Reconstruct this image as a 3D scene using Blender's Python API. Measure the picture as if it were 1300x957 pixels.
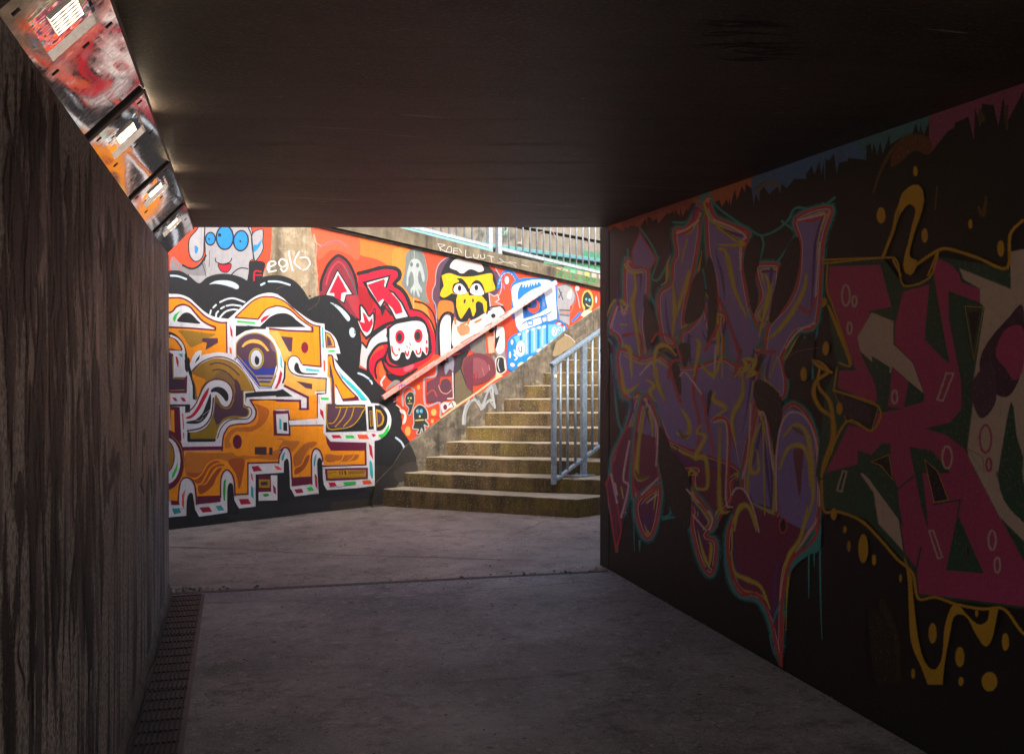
import bpy, bmesh, math, random
from math import radians, sin, cos, pi
from mathutils import Vector, Matrix
from mathutils.geometry import tessellate_polygon, delaunay_2d_cdt
random.seed(7)
for o in list(bpy.data.objects): bpy.data.objects.remove(o)
S = bpy.context.scene
C = S.collection

# ---------------------------------------------------------------- camera
FPX = 1264.0                      # focal length in pixels of the 1300 px wide photograph
CX, HY = 650.0, 449.0
EYE = 1.6
TH = math.atan(347/1264)          # the camera looks this far to the right of the tunnel axis (+Y)
cam = bpy.data.objects.new('camera', bpy.data.cameras.new('camera')); C.objects.link(cam)
cam.location = (0, 0, EYE); cam.rotation_euler = (pi/2, 0, -TH)
cam.data.sensor_width = 36; cam.data.lens = 36*FPX/1300
cam.data.shift_y = -(478.5-HY)/1300
cam.data.clip_start = 0.03; cam.data.clip_end = 3000
S.camera = cam
S.render.resolution_x = 1024; S.render.resolution_y = 753
RV = Vector((cos(TH), -sin(TH), 0)); FV = Vector((sin(TH), cos(TH), 0))

# ---------------------------------------------------------------- light
SUN_DIR = (RV*0.28 - FV*0.62 + Vector((0, 0, 0.62))).normalized()      # towards the sun
EL = math.asin(SUN_DIR.z)
W = bpy.data.worlds.new('World'); S.world = W; W.use_nodes = True
wn = W.node_tree; bgn = wn.nodes['Background']
sky = wn.nodes.new('ShaderNodeTexSky'); sky.sky_type = 'NISHITA'; sky.sun_disc = False
sky.sun_elevation = EL; sky.sun_rotation = math.atan2(SUN_DIR.x, SUN_DIR.y)
sky.air_density = 1.0; sky.dust_density = 4.0; sky.ozone_density = 1.0
wn.links.new(sky.outputs[0], bgn.inputs[0]); bgn.inputs[1].default_value = 0.14
sl = bpy.data.lights.new('sun', 'SUN'); sl.energy = 1.7; sl.angle = radians(10); sl.color = (1, .93, .82)
so = bpy.data.objects.new('sun', sl); C.objects.link(so)
so.rotation_euler = SUN_DIR.to_track_quat('Z', 'Y').to_euler(); so.location = (0, 0, 20)
S.view_settings.view_transform = 'Standard'; S.view_settings.look = 'None'
S.view_settings.gamma = 1; S.view_settings.exposure = 1.4
try: S.cycles.max_bounces = 10; S.cycles.diffuse_bounces = 6
except Exception: pass

# ---------------------------------------------------------------- geometry of the place
def camw(X, Z, z=0.0):            # X to the right of the lens, Z ahead of it
    p = RV*X + FV*Z; return Vector((p.x, p.y, z))
def floor_at(px, py, z=0.0):
    Z = (EYE-z)*FPX/(py-HY); return camw((px-CX)/FPX*Z, Z, z)
class Plane:                      # an upright plane: o on the floor, u along it, n towards the viewer
    def __init__(s, a, b):
        s.o = Vector((a.x, a.y, 0)); d = Vector((b.x-a.x, b.y-a.y, 0)); s.u = d.normalized()
        s.n = Vector((s.u.y, -s.u.x, 0))
        if s.n.dot(-s.o) < 0: s.n = -s.n
    def shifted(s, d):
        q = Plane(s.o, s.o+s.u); q.n = s.n; q.o = s.o + s.n*d; return q
    def hit(s, px, py):
        d = FV + RV*((px-CX)/FPX) + Vector((0, 0, -(py-HY)/FPX))
        t = (s.o.dot(s.n))/(d.dot(s.n)); p = d*t + Vector((0, 0, EYE))
        return ((p-s.o).dot(s.u), p.z)
    def P(s, u, v, d=0.0):
        p = s.o + s.u*u + s.n*d; return Vector((p.x, p.y, v))

WALLA = floor_at(218, 672)
MUR = Plane(WALLA, camw(.237*1.0667, 11.1*1.0667))
RT = Plane(Vector((2.645, 7.11, 0)), Vector((2.645, 0, 0)))         # right tunnel wall
CEIL = 2.545

# ---------------------------------------------------------------- helpers
def link(o): C.objects.link(o); return o
def tag(o, label=None, cat=None, group=None, kind=None):
    if label: o['label'] = label
    if cat: o['category'] = cat
    if group: o['group'] = group
    if kind: o['kind'] = kind
    return o
def empty(name, loc=(0, 0, 0), rz=0.0):
    o = link(bpy.data.objects.new(name, None)); o.location = loc; o.rotation_euler = (0, 0, rz); o.empty_display_size = .1
    return o
def obj(name, bm, mats, parent=None, smooth=False, bevel=0, seg=2, world=True):
    """links bm as one mesh object; world coordinates are kept when it gets a parent"""
    me = bpy.data.meshes.new(name); bmesh.ops.recalc_face_normals(bm, faces=bm.faces[:]); bm.to_mesh(me); bm.free()
    if not isinstance(mats, (list, tuple)): mats = [mats]
    for m in mats: me.materials.append(m)
    if smooth:
        for p in me.polygons: p.use_smooth = True
    o = link(bpy.data.objects.new(name, me))
    if parent is not None:
        o.parent = parent
        if world: 
            o.matrix_parent_inverse = (Matrix.Translation(parent.location) @ parent.rotation_euler.to_matrix().to_4x4()).inverted()
    if bevel:
        b = o.modifiers.new('bevel', 'BEVEL'); b.width = bevel; b.segments = seg; b.limit_method = 'ANGLE'; b.angle_limit = radians(35)
    return o
def prism(bm, foot, z0, z1):
    """foot: list of (x, y); z0/z1 numbers or functions of index"""
    f0 = z0 if callable(z0) else (lambda i: z0); f1 = z1 if callable(z1) else (lambda i: z1)
    lo = [bm.verts.new((p[0], p[1], f0(i))) for i, p in enumerate(foot)]
    hi = [bm.verts.new((p[0], p[1], f1(i))) for i, p in enumerate(foot)]
    n = len(foot)
    for i in range(n):
        bm.faces.new((lo[i], lo[(i+1) % n], hi[(i+1) % n], hi[i]))
    bm.faces.new(hi); bm.faces.new(lo[::-1]); return bm
def extr(bm, pl, poly, d0, d1):
    """a polygon in a wall plane (u, v) given thickness d0..d1 along the plane's normal"""
    a = [bm.verts.new(pl.P(u, v, d0)) for u, v in poly]; b = [bm.verts.new(pl.P(u, v, d1)) for u, v in poly]
    n = len(poly)
    for i in range(n): bm.faces.new((a[i], a[(i+1) % n], b[(i+1) % n], b[i]))
    tris = tessellate_polygon([[Vector((u, v, 0)) for u, v in poly]])
    for t in tris:
        bm.faces.new([a[i] for i in t]); bm.faces.new([b[i] for i in t][::-1])
    return bm
def box(bm, c, ex, ey, ez):
    """box centred at c with half-extent vectors"""
    c = Vector(c); ex, ey, ez = Vector(ex), Vector(ey), Vector(ez); vs = []
    for k in (-1, 1):
        for j in (-1, 1):
            for i in (-1, 1): vs.append(bm.verts.new(c+ex*i+ey*j+ez*k))
    for f in ((0, 1, 3, 2), (4, 6, 7, 5), (0, 4, 5, 1), (2, 3, 7, 6), (0, 2, 6, 4), (1, 5, 7, 3)): bm.faces.new([vs[i] for i in f])
    return bm
def bar(bm, a, b, w, h, side=None):
    """rectangular bar from a to b; side = the direction of its width"""
    a, b = Vector(a), Vector(b); d = (b-a); L = d.length; d.normalize()
    s = Vector(side) if side is not None else d.cross(Vector((0, 0, 1)))
    s = (s - d*s.dot(d)).normalized(); t = d.cross(s)
    return box(bm, (a+b)/2, d*L/2, s*w/2, t*h/2)
def tube(bm, a, b, r, n=10):
    a, b = Vector(a), Vector(b); d = (b-a).normalized(); s = d.orthogonal().normalized(); t = d.cross(s)
    A = [bm.verts.new(a+(s*cos(2*pi*i/n)+t*sin(2*pi*i/n))*r) for i in range(n)]
    B = [bm.verts.new(b+(s*cos(2*pi*i/n)+t*sin(2*pi*i/n))*r) for i in range(n)]
    for i in range(n): bm.faces.new((A[i], A[(i+1) % n], B[(i+1) % n], B[i]))
    bm.faces.new(A[::-1]); bm.faces.new(B); return bm

# ---------------------------------------------------------------- materials
def lin(h, a=1.0):
    h = h.lstrip('#'); r = []
    for i in (0, 2, 4):
        c = int(h[i:i+2], 16)/255; r.append(c/12.92 if c <= .04045 else ((c+.055)/1.055)**2.4)
    return (*r, a)
class NT:
    def __init__(s, name):
        s.m = bpy.data.materials.new(name); s.m.use_nodes = True; s.t = s.m.node_tree
        s.b = s.t.nodes['Principled BSDF']; s.pos = s.t.nodes.new('ShaderNodeNewGeometry').outputs['Position']
    def n(s, typ, **kw):
        x = s.t.nodes.new(typ)
        for k, v in kw.items(): setattr(x, k, v)
        return x
    def l(s, a, b): s.t.links.new(a, b)
    def mapping(s, scale=(1, 1, 1), rot=(0, 0, 0), loc=(0, 0, 0), src=None):
        m = s.n('ShaderNodeMapping'); s.l(src or s.pos, m.inputs[0])
        m.inputs['Scale'].default_value = scale; m.inputs['Rotation'].default_value = rot; m.inputs['Location'].default_value = loc
        return m.outputs[0]
    def noise(s, scale, detail=5, rough=.6, vec=None, dist=0.0):
        x = s.n('ShaderNodeTexNoise'); s.l(vec or s.pos, x.inputs['Vector'])
        x.inputs['Scale'].default_value = scale; x.inputs['Detail'].default_value = detail
        x.inputs['Roughness'].default_value = rough; x.inputs['Distortion'].default_value = dist
        return x.outputs['Fac']
    def ramp(s, fac, p0, p1, c0=(0, 0, 0, 1), c1=(1, 1, 1, 1)):
        x = s.n('ShaderNodeValToRGB'); s.l(fac, x.inputs[0]); e = x.color_ramp.elements
        e[0].position = p0; e[0].color = c0; e[1].position = p1; e[1].color = c1
        return x.outputs[0]
    def mix(s, fac, a, b, mode='MIX'):
        x = s.n('ShaderNodeMix', data_type='RGBA', blend_type=mode)
        for i, v in ((0, fac), (6, a), (7, b)):
            if isinstance(v, (int, float)): x.inputs[i].default_value = v
            elif isinstance(v, tuple): x.inputs[i].default_value = v
            else: s.l(v, x.inputs[i])
        return x.outputs[2]
    def math(s, op, a, b=0.0, clamp=False):
        x = s.n('ShaderNodeMath', operation=op, use_clamp=clamp)
        for i, v in ((0, a), (1, b)):
            if isinstance(v, (int, float)): x.inputs[i].default_value = v
            else: s.l(v, x.inputs[i])
        return x.outputs[0]
    def bump(s, h, strength=.3, dist=.01):
        x = s.n('ShaderNodeBump'); s.l(h, x.inputs['Height']); x.inputs['Strength'].default_value = strength; x.inputs['Distance'].default_value = dist
        s.l(x.outputs[0], s.b.inputs['Normal'])
    def col(s, c):
        if isinstance(c, tuple): s.b.inputs['Base Color'].default_value = c
        else: s.l(c, s.b.inputs['Base Color'])
    def rough(s, r):
        if isinstance(r, (int, float)): s.b.inputs['Roughness'].default_value = r
        else: s.l(r, s.b.inputs['Roughness'])
# ---- shared texture of painted concrete: grit, fading, flakes
def paint_group():
    g = bpy.data.node_groups.new('painted_concrete', 'ShaderNodeTree')
    g.interface.new_socket('Color', in_out='INPUT', socket_type='NodeSocketColor')
    g.interface.new_socket('Grit', in_out='INPUT', socket_type='NodeSocketFloat')
    g.interface.new_socket('Under', in_out='INPUT', socket_type='NodeSocketColor')
    g.interface.new_socket('Color', in_out='OUTPUT', socket_type='NodeSocketColor')
    g.interface.new_socket('Height', in_out='OUTPUT', socket_type='NodeSocketFloat')
    gi = g.nodes.new('NodeGroupInput'); go = g.nodes.new('NodeGroupOutput')
    pos = g.nodes.new('ShaderNodeNewGeometry').outputs['Position']
    def noise(sc, det, rg=.6, vec=None):
        x = g.nodes.new('ShaderNodeTexNoise'); g.links.new(vec or pos, x.inputs['Vector'])
        x.inputs['Scale'].default_value = sc; x.inputs['Detail'].default_value = det; x.inputs['Roughness'].default_value = rg
        return x.outputs['Fac']
    def mr(v, a, b, c, d):
        x = g.nodes.new('ShaderNodeMapRange'); g.links.new(v, x.inputs[0])
        for i, q in enumerate((a, b, c, d)): x.inputs[i+1].default_value = q
        return x.outputs[0]
    def mx(f, a, b, mode='MIX'):
        x = g.nodes.new('ShaderNodeMix'); x.data_type = 'RGBA'; x.blend_type = mode
        for i, v in ((0, f), (6, a), (7, b)):
            if isinstance(v, (int, float, tuple)): x.inputs[i].default_value = v
            else: g.links.new(v, x.inputs[i])
        return x.outputs[2]
    def mt(op, a, b):
        x = g.nodes.new('ShaderNodeMath'); x.operation = op
        for i, v in ((0, a), (1, b)):
            if isinstance(v, (int, float)): x.inputs[i].default_value = v
            else: g.links.new(v, x.inputs[i])
        return x.outputs[0]
    fine = noise(150, 3, .7); crs = noise(62, 4, .8); med = noise(22, 5, .65); big = noise(1.7, 4, .55)
    mp = g.nodes.new('ShaderNodeMapping'); g.links.new(pos, mp.inputs[0]); mp.inputs['Scale'].default_value = (14, 14, .9)
    run = noise(1.0, 5, .6, mp.outputs[0])
    c = mx(mr(big, .3, .7, .0, .12), gi.outputs['Color'], (0.25, .2, .17, 1), 'MULTIPLY')
    c = mx(mr(med, .35, .72, .0, .16), c, (0.30, .26, .24, 1), 'MULTIPLY')
    c = mx(mr(run, .55, .78, .0, .25), c, (0.16, .13, .11, 1), 'MULTIPLY')
    flake = mt('MULTIPLY', mr(fine, .60, .66, 0, 1), mr(med, .45, .62, 0.06, .75))
    c = mx(mt('MULTIPLY', flake, gi.outputs['Grit']), c, gi.outputs['Under'])
    fl2 = mt('MULTIPLY', mr(crs, .57, .64, 0, 1), mr(big, .3, .6, .25, .75))
    c = mx(mt('MULTIPLY', fl2, mt('MULTIPLY', gi.outputs['Grit'], .6)), c, gi.outputs['Under'])
    c = mx(mr(crs, .3, .7, .28, 0), c, (.35, .35, .35, 1), 'MULTIPLY')
    g.links.new(c, go.inputs['Color'])
    g.links.new(mt('ADD', mt('MULTIPLY', fine, .6), med), go.inputs['Height'])
    return g
PG = paint_group()
_pm = {}
def paint(hexc, grit=.6, under='4a3f36', rough=.62, bstr=.35):
    k = (hexc, grit, under, rough, bstr)
    if k in _pm: return _pm[k]
    t = NT('paint_'+hexc); g = t.n('ShaderNodeGroup'); g.node_tree = PG
    g.inputs['Color'].default_value = lin(hexc); g.inputs['Grit'].default_value = grit; g.inputs['Under'].default_value = lin(under)
    t.l(g.outputs['Color'], t.b.inputs['Base Color']); t.rough(rough)
    t.bump(g.outputs['Height'], bstr, .004); _pm[k] = t.m; return t.m
_om = {}
def overspray(hexc):
    if hexc in _om: return _om[hexc]
    t = NT('overspray_'+hexc); t.col(lin(hexc)); t.rough(.7); t.l(t.ramp(t.noise(210, 3, .8), .50, .56), t.b.inputs['Alpha']); _om[hexc] = t.m; return t.m
def concrete(name, c0, c1, c2=None, sc=3.0, stain='2a251f', stain_amt=.6, bstr=.5, vert=True, rough=.85):
    t = NT(name)
    a = t.noise(sc, 8, .65); f = t.noise(90, 4, .7); m = t.noise(14, 6, .65)
    c = t.mix(t.ramp(a, .35, .68), lin(c0), lin(c1))
    if c2: c = t.mix(t.ramp(m, .5, .7), c, lin(c2))
    st = t.noise(1.0, 6, .65, t.mapping((7, 7, .7)) if vert else t.mapping((1.5, 1.5, 1.5)))
    c = t.mix(t.math('MULTIPLY', t.ramp(st, .48, .72), stain_amt), c, lin(stain))
    c = t.mix(t.math('MULTIPLY', t.ramp(f, .55, .72), .45), c, lin(stain))
    t.col(c); t.rough(rough); t.bump(t.math('ADD', t.math('MULTIPLY', f, .6), m), bstr, .006)
    return t.m
M_CONC = concrete('weathered_concrete', 'a8957a', '807058', 'b8ab94', 4, '453b30', .75)
M_CONC_D = concrete('dirty_concrete', '6e665c', '4f4a44', '7c7468', 5, '24211e', .8)
M_COPING = concrete('coping_concrete', '857862', '5a5144', '6e6650', 6, '24201a', .85)

# tunnel ceiling: soot-dark board-marked concrete
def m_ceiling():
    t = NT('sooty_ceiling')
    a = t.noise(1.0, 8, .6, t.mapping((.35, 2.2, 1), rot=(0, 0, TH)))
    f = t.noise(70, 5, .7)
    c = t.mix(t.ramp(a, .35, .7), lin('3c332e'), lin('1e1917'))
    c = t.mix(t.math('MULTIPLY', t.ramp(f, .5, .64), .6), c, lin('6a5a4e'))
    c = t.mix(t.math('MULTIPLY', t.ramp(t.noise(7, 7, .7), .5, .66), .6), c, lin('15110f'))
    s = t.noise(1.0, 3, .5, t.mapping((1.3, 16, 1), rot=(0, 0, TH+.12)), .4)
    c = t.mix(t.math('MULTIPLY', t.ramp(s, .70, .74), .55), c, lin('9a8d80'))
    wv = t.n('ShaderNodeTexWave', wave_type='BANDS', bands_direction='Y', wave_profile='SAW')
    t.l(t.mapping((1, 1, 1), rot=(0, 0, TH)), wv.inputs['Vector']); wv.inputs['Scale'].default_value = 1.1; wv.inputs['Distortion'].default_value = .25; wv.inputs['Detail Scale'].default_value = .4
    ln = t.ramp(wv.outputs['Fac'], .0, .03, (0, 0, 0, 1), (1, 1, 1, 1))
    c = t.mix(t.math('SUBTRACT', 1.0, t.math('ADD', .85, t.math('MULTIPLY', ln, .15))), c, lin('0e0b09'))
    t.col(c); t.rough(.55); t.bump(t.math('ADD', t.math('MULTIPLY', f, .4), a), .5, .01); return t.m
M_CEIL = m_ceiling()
# left tunnel wall: brown-grey sprayed over with black runs
def m_leftwall():
    t = NT('streaked_brown_paint')
    w = t.noise(1.0, 3, .5, t.mapping((3, 3, 1.2)))
    v = t.n('ShaderNodeVectorMath', operation='ADD'); t.l(t.mapping((9, 9, .55)), v.inputs[0])
    x = t.n('ShaderNodeVectorMath', operation='SCALE'); t.l(w, x.inputs[0]); x.inputs['Scale'].default_value = 1.6; t.l(x.outputs[0], v.inputs[1])
    st = t.noise(1.0, 6, .62, v.outputs[0])
    f = t.noise(120, 4, .75); m = t.noise(2.2, 5, .6)
    c = t.mix(t.ramp(m, .35, .7), lin('928680'), lin('625a56'))
    c = t.mix(t.math('MULTIPLY', t.ramp(f, .42, .62), .8), c, lin('d8ccc4'))
    c = t.mix(t.ramp(st, .505, .57), c, lin('171415'))
    f2 = t.noise(60, 3, .7)
    c = t.mix(t.math('MULTIPLY', t.ramp(f2, .5, .58), .75), c, lin('141113'))
    t.col(c); t.rough(t.ramp(st, .52, .60, (.5, .5, .5, 1), (.32, .32, .32, 1)))
    t.bump(t.math('ADD', f, t.math('MULTIPLY', m, .5)), .9, .010); return t.m
M_LEFT = m_leftwall()
def m_floor(name='old_concrete_paving', c0='aa988a', c1='74675c'):
    t = NT(name)
    a = t.noise(.9, 9, .62); m = t.noise(6, 7, .68); f = t.noise(110, 4, .75)
    c = t.mix(t.ramp(a, .35, .68), lin(c0), lin(c1))
    c = t.mix(t.math('MULTIPLY', t.ramp(m, .52, .68), .6), c, lin('3c3634'))
    c = t.mix(t.math('MULTIPLY', t.ramp(f, .54, .66), .6), c, lin('c4b8b2'))
    f3 = t.noise(45, 5, .7)
    sc = t.noise(1.0, 9, .76, t.mapping((4.0, 6.5, 4), rot=(0, 0, .5)))
    c = t.mix(t.math('MULTIPLY', t.math('MULTIPLY', t.ramp(sc, .50, .66), .75), t.ramp(t.noise(1.3, 4, .6), .38, .62)), c, lin('2c282a'))
    c = t.mix(t.math('MULTIPLY', t.ramp(t.noise(19, 6, .75), .56, .66), .45), c, lin('cfc6c2'))
    c = t.mix(t.math('MULTIPLY', t.ramp(f3, .56, .66), .75), c, lin('2d292b'))
    vo = t.n('ShaderNodeTexVoronoi', feature='DISTANCE_TO_EDGE'); t.l(t.mapping((.9, .9, .9)), vo.inputs['Vector'])
    wob = t.n('ShaderNodeVectorMath', operation='ADD'); nz = t.n('ShaderNodeTexNoise'); t.l(t.pos, nz.inputs['Vector']); nz.inputs['Scale'].default_value = 2.5; nz.inputs['Detail'].default_value = 6
    t.l(t.pos, wob.inputs[0]); t.l(nz.outputs['Color'], wob.inputs[1]); t.l(t.mapping((.55, .55, .55), src=wob.outputs[0]), vo.inputs['Vector'])
    cr = t.ramp(vo.outputs['Distance'], .0, .012, (1, 1, 1, 1), (0, 0, 0, 1))
    crm = t.math('MULTIPLY', cr, t.ramp(t.noise(.8, 3, .5), .5, .6))
    c = t.mix(t.math('MULTIPLY', crm, .8), c, lin('1a1718'))
    t.col(c); t.rough(t.ramp(a, .3, .7, (.5, .5, .5, 1), (.72, .72, .72, 1)))
    h = t.math('ADD', t.math('MULTIPLY', f, .5), t.math('SUBTRACT', m, crm)); t.bump(h, .55, .008); return t.m
M_FLOOR = m_floor()
M_FLOOR_IN = m_floor('smooth_tunnel_floor', '94918f', '646060')
def m_step():
    t = NT('mossy_step_concrete')
    a = t.noise(3, 7, .65); f = t.noise(80, 4, .7)
    v = t.noise(1.0, 5, .6, t.mapping((10, 10, 1.2)))
    c = t.mix(t.ramp(a, .35, .7), lin('6c5434'), lin('382b19'))
    c = t.mix(t.math('MULTIPLY', t.ramp(v, .42, .6), .9), c, lin('352a18'))
    moss = t.math('MULTIPLY', t.ramp(t.noise(1.6, 5, .6), .42, .6), t.ramp(t.noise(1.0, 4, .6, t.mapping((5, 5, 2))), .40, .58))
    c = t.mix(t.math('MULTIPLY', moss, .5), c, lin('7e6a20'))
    c = t.mix(t.math('MULTIPLY', t.ramp(f, .55, .7), .5), c, lin('c4b395'))
    # treads are paler and greyer than the risers
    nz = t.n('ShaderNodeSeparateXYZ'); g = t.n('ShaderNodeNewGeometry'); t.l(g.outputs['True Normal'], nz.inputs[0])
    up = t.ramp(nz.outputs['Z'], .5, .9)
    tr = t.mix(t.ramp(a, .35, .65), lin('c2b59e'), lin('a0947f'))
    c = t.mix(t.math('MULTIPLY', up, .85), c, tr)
    t.col(c); t.rough(.85); t.bump(t.math('ADD', f, a), .5, .006); return t.m
M_STEP = m_step()
def m_galv():
    t = NT('galvanised_steel')
    a = t.noise(30, 4, .6); b = t.noise(4, 4, .6)
    c = t.mix(t.ramp(a, .35, .65), lin('a2b5c4'), lin('8296a8')); c = t.mix(t.math('MULTIPLY', t.ramp(b, .55, .75), .4), c, lin('5f6870'))
    t.col(c); t.b.inputs['Metallic'].default_value = .35; t.rough(.5); t.bump(a, .15, .002); return t.m
M_GALV = m_galv()
M_GALV_L = None
def simple(name, hexc, rough=.6, metal=0.0, bumpsc=None, bstr=.3, var=None):
    t = NT(name)
    a = t.noise(bumpsc or 25, 5, .65)
    t.col(t.mix(t.ramp(a, .35, .7), lin(hexc), lin(var or hexc)))
    t.b.inputs['Metallic'].default_value = metal; t.rough(rough); t.bump(a, bstr, .003); return t.m
def m_mirror():
    t = NT('polished_steel')
    a = t.noise(3.5, 2, .5); g = t.noise(40, 5, .7)
    c = t.mix(t.math('MULTIPLY', t.ramp(g, .5, .75), .35), lin('a39c96'), lin('4c423c'))
    t.col(c); t.b.inputs['Metallic'].default_value = 1.0
    t.rough(t.ramp(g, .4, .75, (.03, .03, .03, 1), (.13, .13, .13, 1))); t.bump(a, .05, .01); return t.m
M_MIRROR = m_mirror()
M_BLACK = simple('black_plastic', '0c0b0b', .5, var='1a1614')
M_IRON = simple('rusty_iron', '2c2826', .65, .4, 60, .6, '1a1817')
# ================================================================ setting
bm = bmesh.new(); g = 600
for (x0, y0, x1, y1) in ((-g, -g, g, g),):
    vs = [bm.verts.new(p) for p in ((x0, y0, 0), (x1, y0, 0), (x1, y1, 0), (x0, y1, 0))]; bm.faces.new(vs)
tag(obj('ground', bm, M_FLOOR), kind='structure')
TX = lambda p, a, z=0: Vector((p, a, z))
WU = Vector((MUR.u.x, MUR.u.y, 0)); WN = Vector((MUR.n.x, MUR.n.y, 0))      # along the mural wall, and towards the viewer
# floor joint (where the tunnel slab meets the outer paving) in photo pixels
JL, JR = floor_at(213, 757.5), floor_at(775, 728)
# tunnel floor slab: 12 mm above the outer paving, butting at the joint
bm = bmesh.new()
prism(bm, [(-.46, -2.2), (2.66, -2.2), (JR.x+.02, JR.y), (JL.x, JL.y)], -.02, .012)
tag(obj('path', bm, M_FLOOR_IN), kind='structure')

# deck over the tunnel (its lower face is the ceiling)
ZE = .945*FPX/160*1.0
e0, e1 = camw(-9, ZE), camw(9, ZE)
def at_x(x): t = (x-e0.x)/(e1.x-e0.x); return e0.y+(e1.y-e0.y)*t
deck = empty('footbridge', (1.1, 2, CEIL))
tag(deck, 'dark sooty concrete bridge deck forming the underpass ceiling', 'bridge')
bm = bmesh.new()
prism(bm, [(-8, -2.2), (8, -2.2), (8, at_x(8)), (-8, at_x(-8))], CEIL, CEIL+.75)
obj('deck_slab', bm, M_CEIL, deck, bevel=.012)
bm = bmesh.new()                                                       # raised kerb on the deck edge
prism(bm, [(-8, at_x(-8)-.35), (8, at_x(8)-.35), (8, at_x(8)-.03), (-8, at_x(-8)-.03)], CEIL+.75, CEIL+1.0)
obj('edge_kerb', bm, M_CONC, deck, bevel=.012)

# ---- left tunnel wall with rounded end, mortar skirting
LWE = 7.12
lw = empty('tunnel_wall', (-.6, 0, 0))
tag(lw, 'brown wall with black paint runs on the left of the underpass', 'wall')
bm = bmesh.new()
foot = [(-.45, -2.2)]; r = .10
for k in range(7): a = k/6*pi/2; foot.append((-.45-r+r*cos(a), LWE-r+r*sin(a)))
foot += [(-.85, LWE), (-.85, -2.2)]
prism(bm, foot, -.05, 2.26); obj('wall_panel', bm, M_LEFT, lw, smooth=False)
bm = bmesh.new(); prism(bm, [(-.53, -2.2), (-.53, LWE-.02), (-.85, LWE-.02), (-.85, -2.2)], 2.255, CEIL+.01); obj('upper_strip', bm, M_BLACK, lw)
bm = bmesh.new()                                                       # cement fillet at the foot
for i in range(30):
    y0, y1 = -2+i*.3, -2+(i+1)*.3
    if y1 > LWE: break
    w = .018+.006*sin(i*2.3); 
    a = [(-.452, y0, .0), (-.452+w*1.6, y0, .012), (-.45, y0, .07+.012*sin(i*1.7))]; w2 = .018+.006*sin((i+1)*2.3)
    b = [(-.452, y1, .0), (-.452+w2*1.6, y1, .012), (-.45, y1, .07+.012*sin((i+1)*1.7))]
    A = [bm.verts.new(p) for p in a]; B = [bm.verts.new(p) for p in b]
    bm.faces.new((A[1], B[1], B[2], A[2])); bm.faces.new((A[0], B[0], B[1], A[1]))
bmesh.ops.remove_doubles(bm, verts=bm.verts[:], dist=1e-5)
obj('cement_fillet', bm, M_CONC_D, lw, smooth=True)

# ---- right tunnel wall (its graffiti comes later)
rw = empty('tunnel_wall', (2.8, 0, 0))
tag(rw, 'black wall with purple and pink graffiti on the right of the underpass', 'wall')
bm = bmesh.new(); yj = 6.93
prism(bm, [(2.648, -2.2), (2.648, yj-.012), (2.95, yj-.012), (2.95, -2.2)], -.05, CEIL+.01)
obj('wall_panel', bm, paint('1d1918', .5, '3a3330', .6), rw)
bm = bmesh.new(); prism(bm, [(2.648, yj), (2.642, 7.11), (2.95, 7.11), (2.95, yj)], -.05, CEIL+.01)
obj('end_pillar', bm, paint('242022', .8, '4a4244', .6), rw, bevel=.008)

# ---- wing walls outside, parallel to the mural wall, and the ground banked up behind them
def slab_wall(name, label, a, b, th, z1, mat, side):
    d = (b-a).normalized(); nn = Vector((d.y, -d.x, 0))*side
    bm = bmesh.new(); prism(bm, [(a.x, a.y), (b.x, b.y), (b.x+nn.x*th, b.y+nn.y*th), (a.x+nn.x*th, a.y+nn.y*th)], -.05, z1)
    o = obj(name, bm, mat, None, bevel=.01); tag(o, label, 'wall'); return o
a = Vector((2.96, 7.105, 0)); b = a+WU*9
slab_wall('retaining_wall', 'plain concrete wall beyond the right end of the underpass', a, b, .3, 3.1, M_CONC, 1)
a2 = Vector((-.86, LWE-.01, 0)); b2 = a2-WU*6.2
slab_wall('retaining_wall', 'plain concrete wall beyond the left end of the underpass', a2, b2, .3, 2.52, M_CONC, 1 if (Vector((-WU.y, WU.x, 0)).dot(Vector((0, 1, 0))) < 0) else 1)

# ================================================================ mural wall
mw = empty('mural_wall', MUR.P(1.5, 0, -.15)); 
tag(mw, 'concrete retaining wall covered in bright graffiti beside the steps', 'wall')
def yl(p, q): # line through two photo points on the mural plane -> v(u)
    (u0, v0), (u1, v1) = MUR.hit(*p), MUR.hit(*q)
    return lambda u: v0+(v1-v0)*(u-u0)/(u1-u0)
vb = yl((419, 288.5), (758, 365)); vt = yl((540, 299), (706, 342))
UL, UR = -7.0, 11.0
bm = bmesh.new()
extr(bm, MUR, [(UL, -.05), (UR, -.05), (UR, vb(UR)), (UL, vb(UL))], 0, -.3)
obj('wall_panel', bm, M_CONC, mw)
bm = bmesh.new()
extr(bm, MUR, [(UL, vb(UL)+.002), (UR, vb(UR)+.002), (UR, vt(UR)), (UL, vt(UL))], .055, -.42)
obj('coping', bm, M_COPING, mw, bevel=.012)
# dark strip standing in for the shadow line under the coping
bm = bmesh.new(); extr(bm, MUR, [(UL, vb(UL)-.03), (UR, vb(UR)-.03), (UR, vb(UR)-.001), (UL, vb(UL)-.001)], .02, 0.001)
obj('shadow_strip', bm, M_CONC_D, mw)
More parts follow.
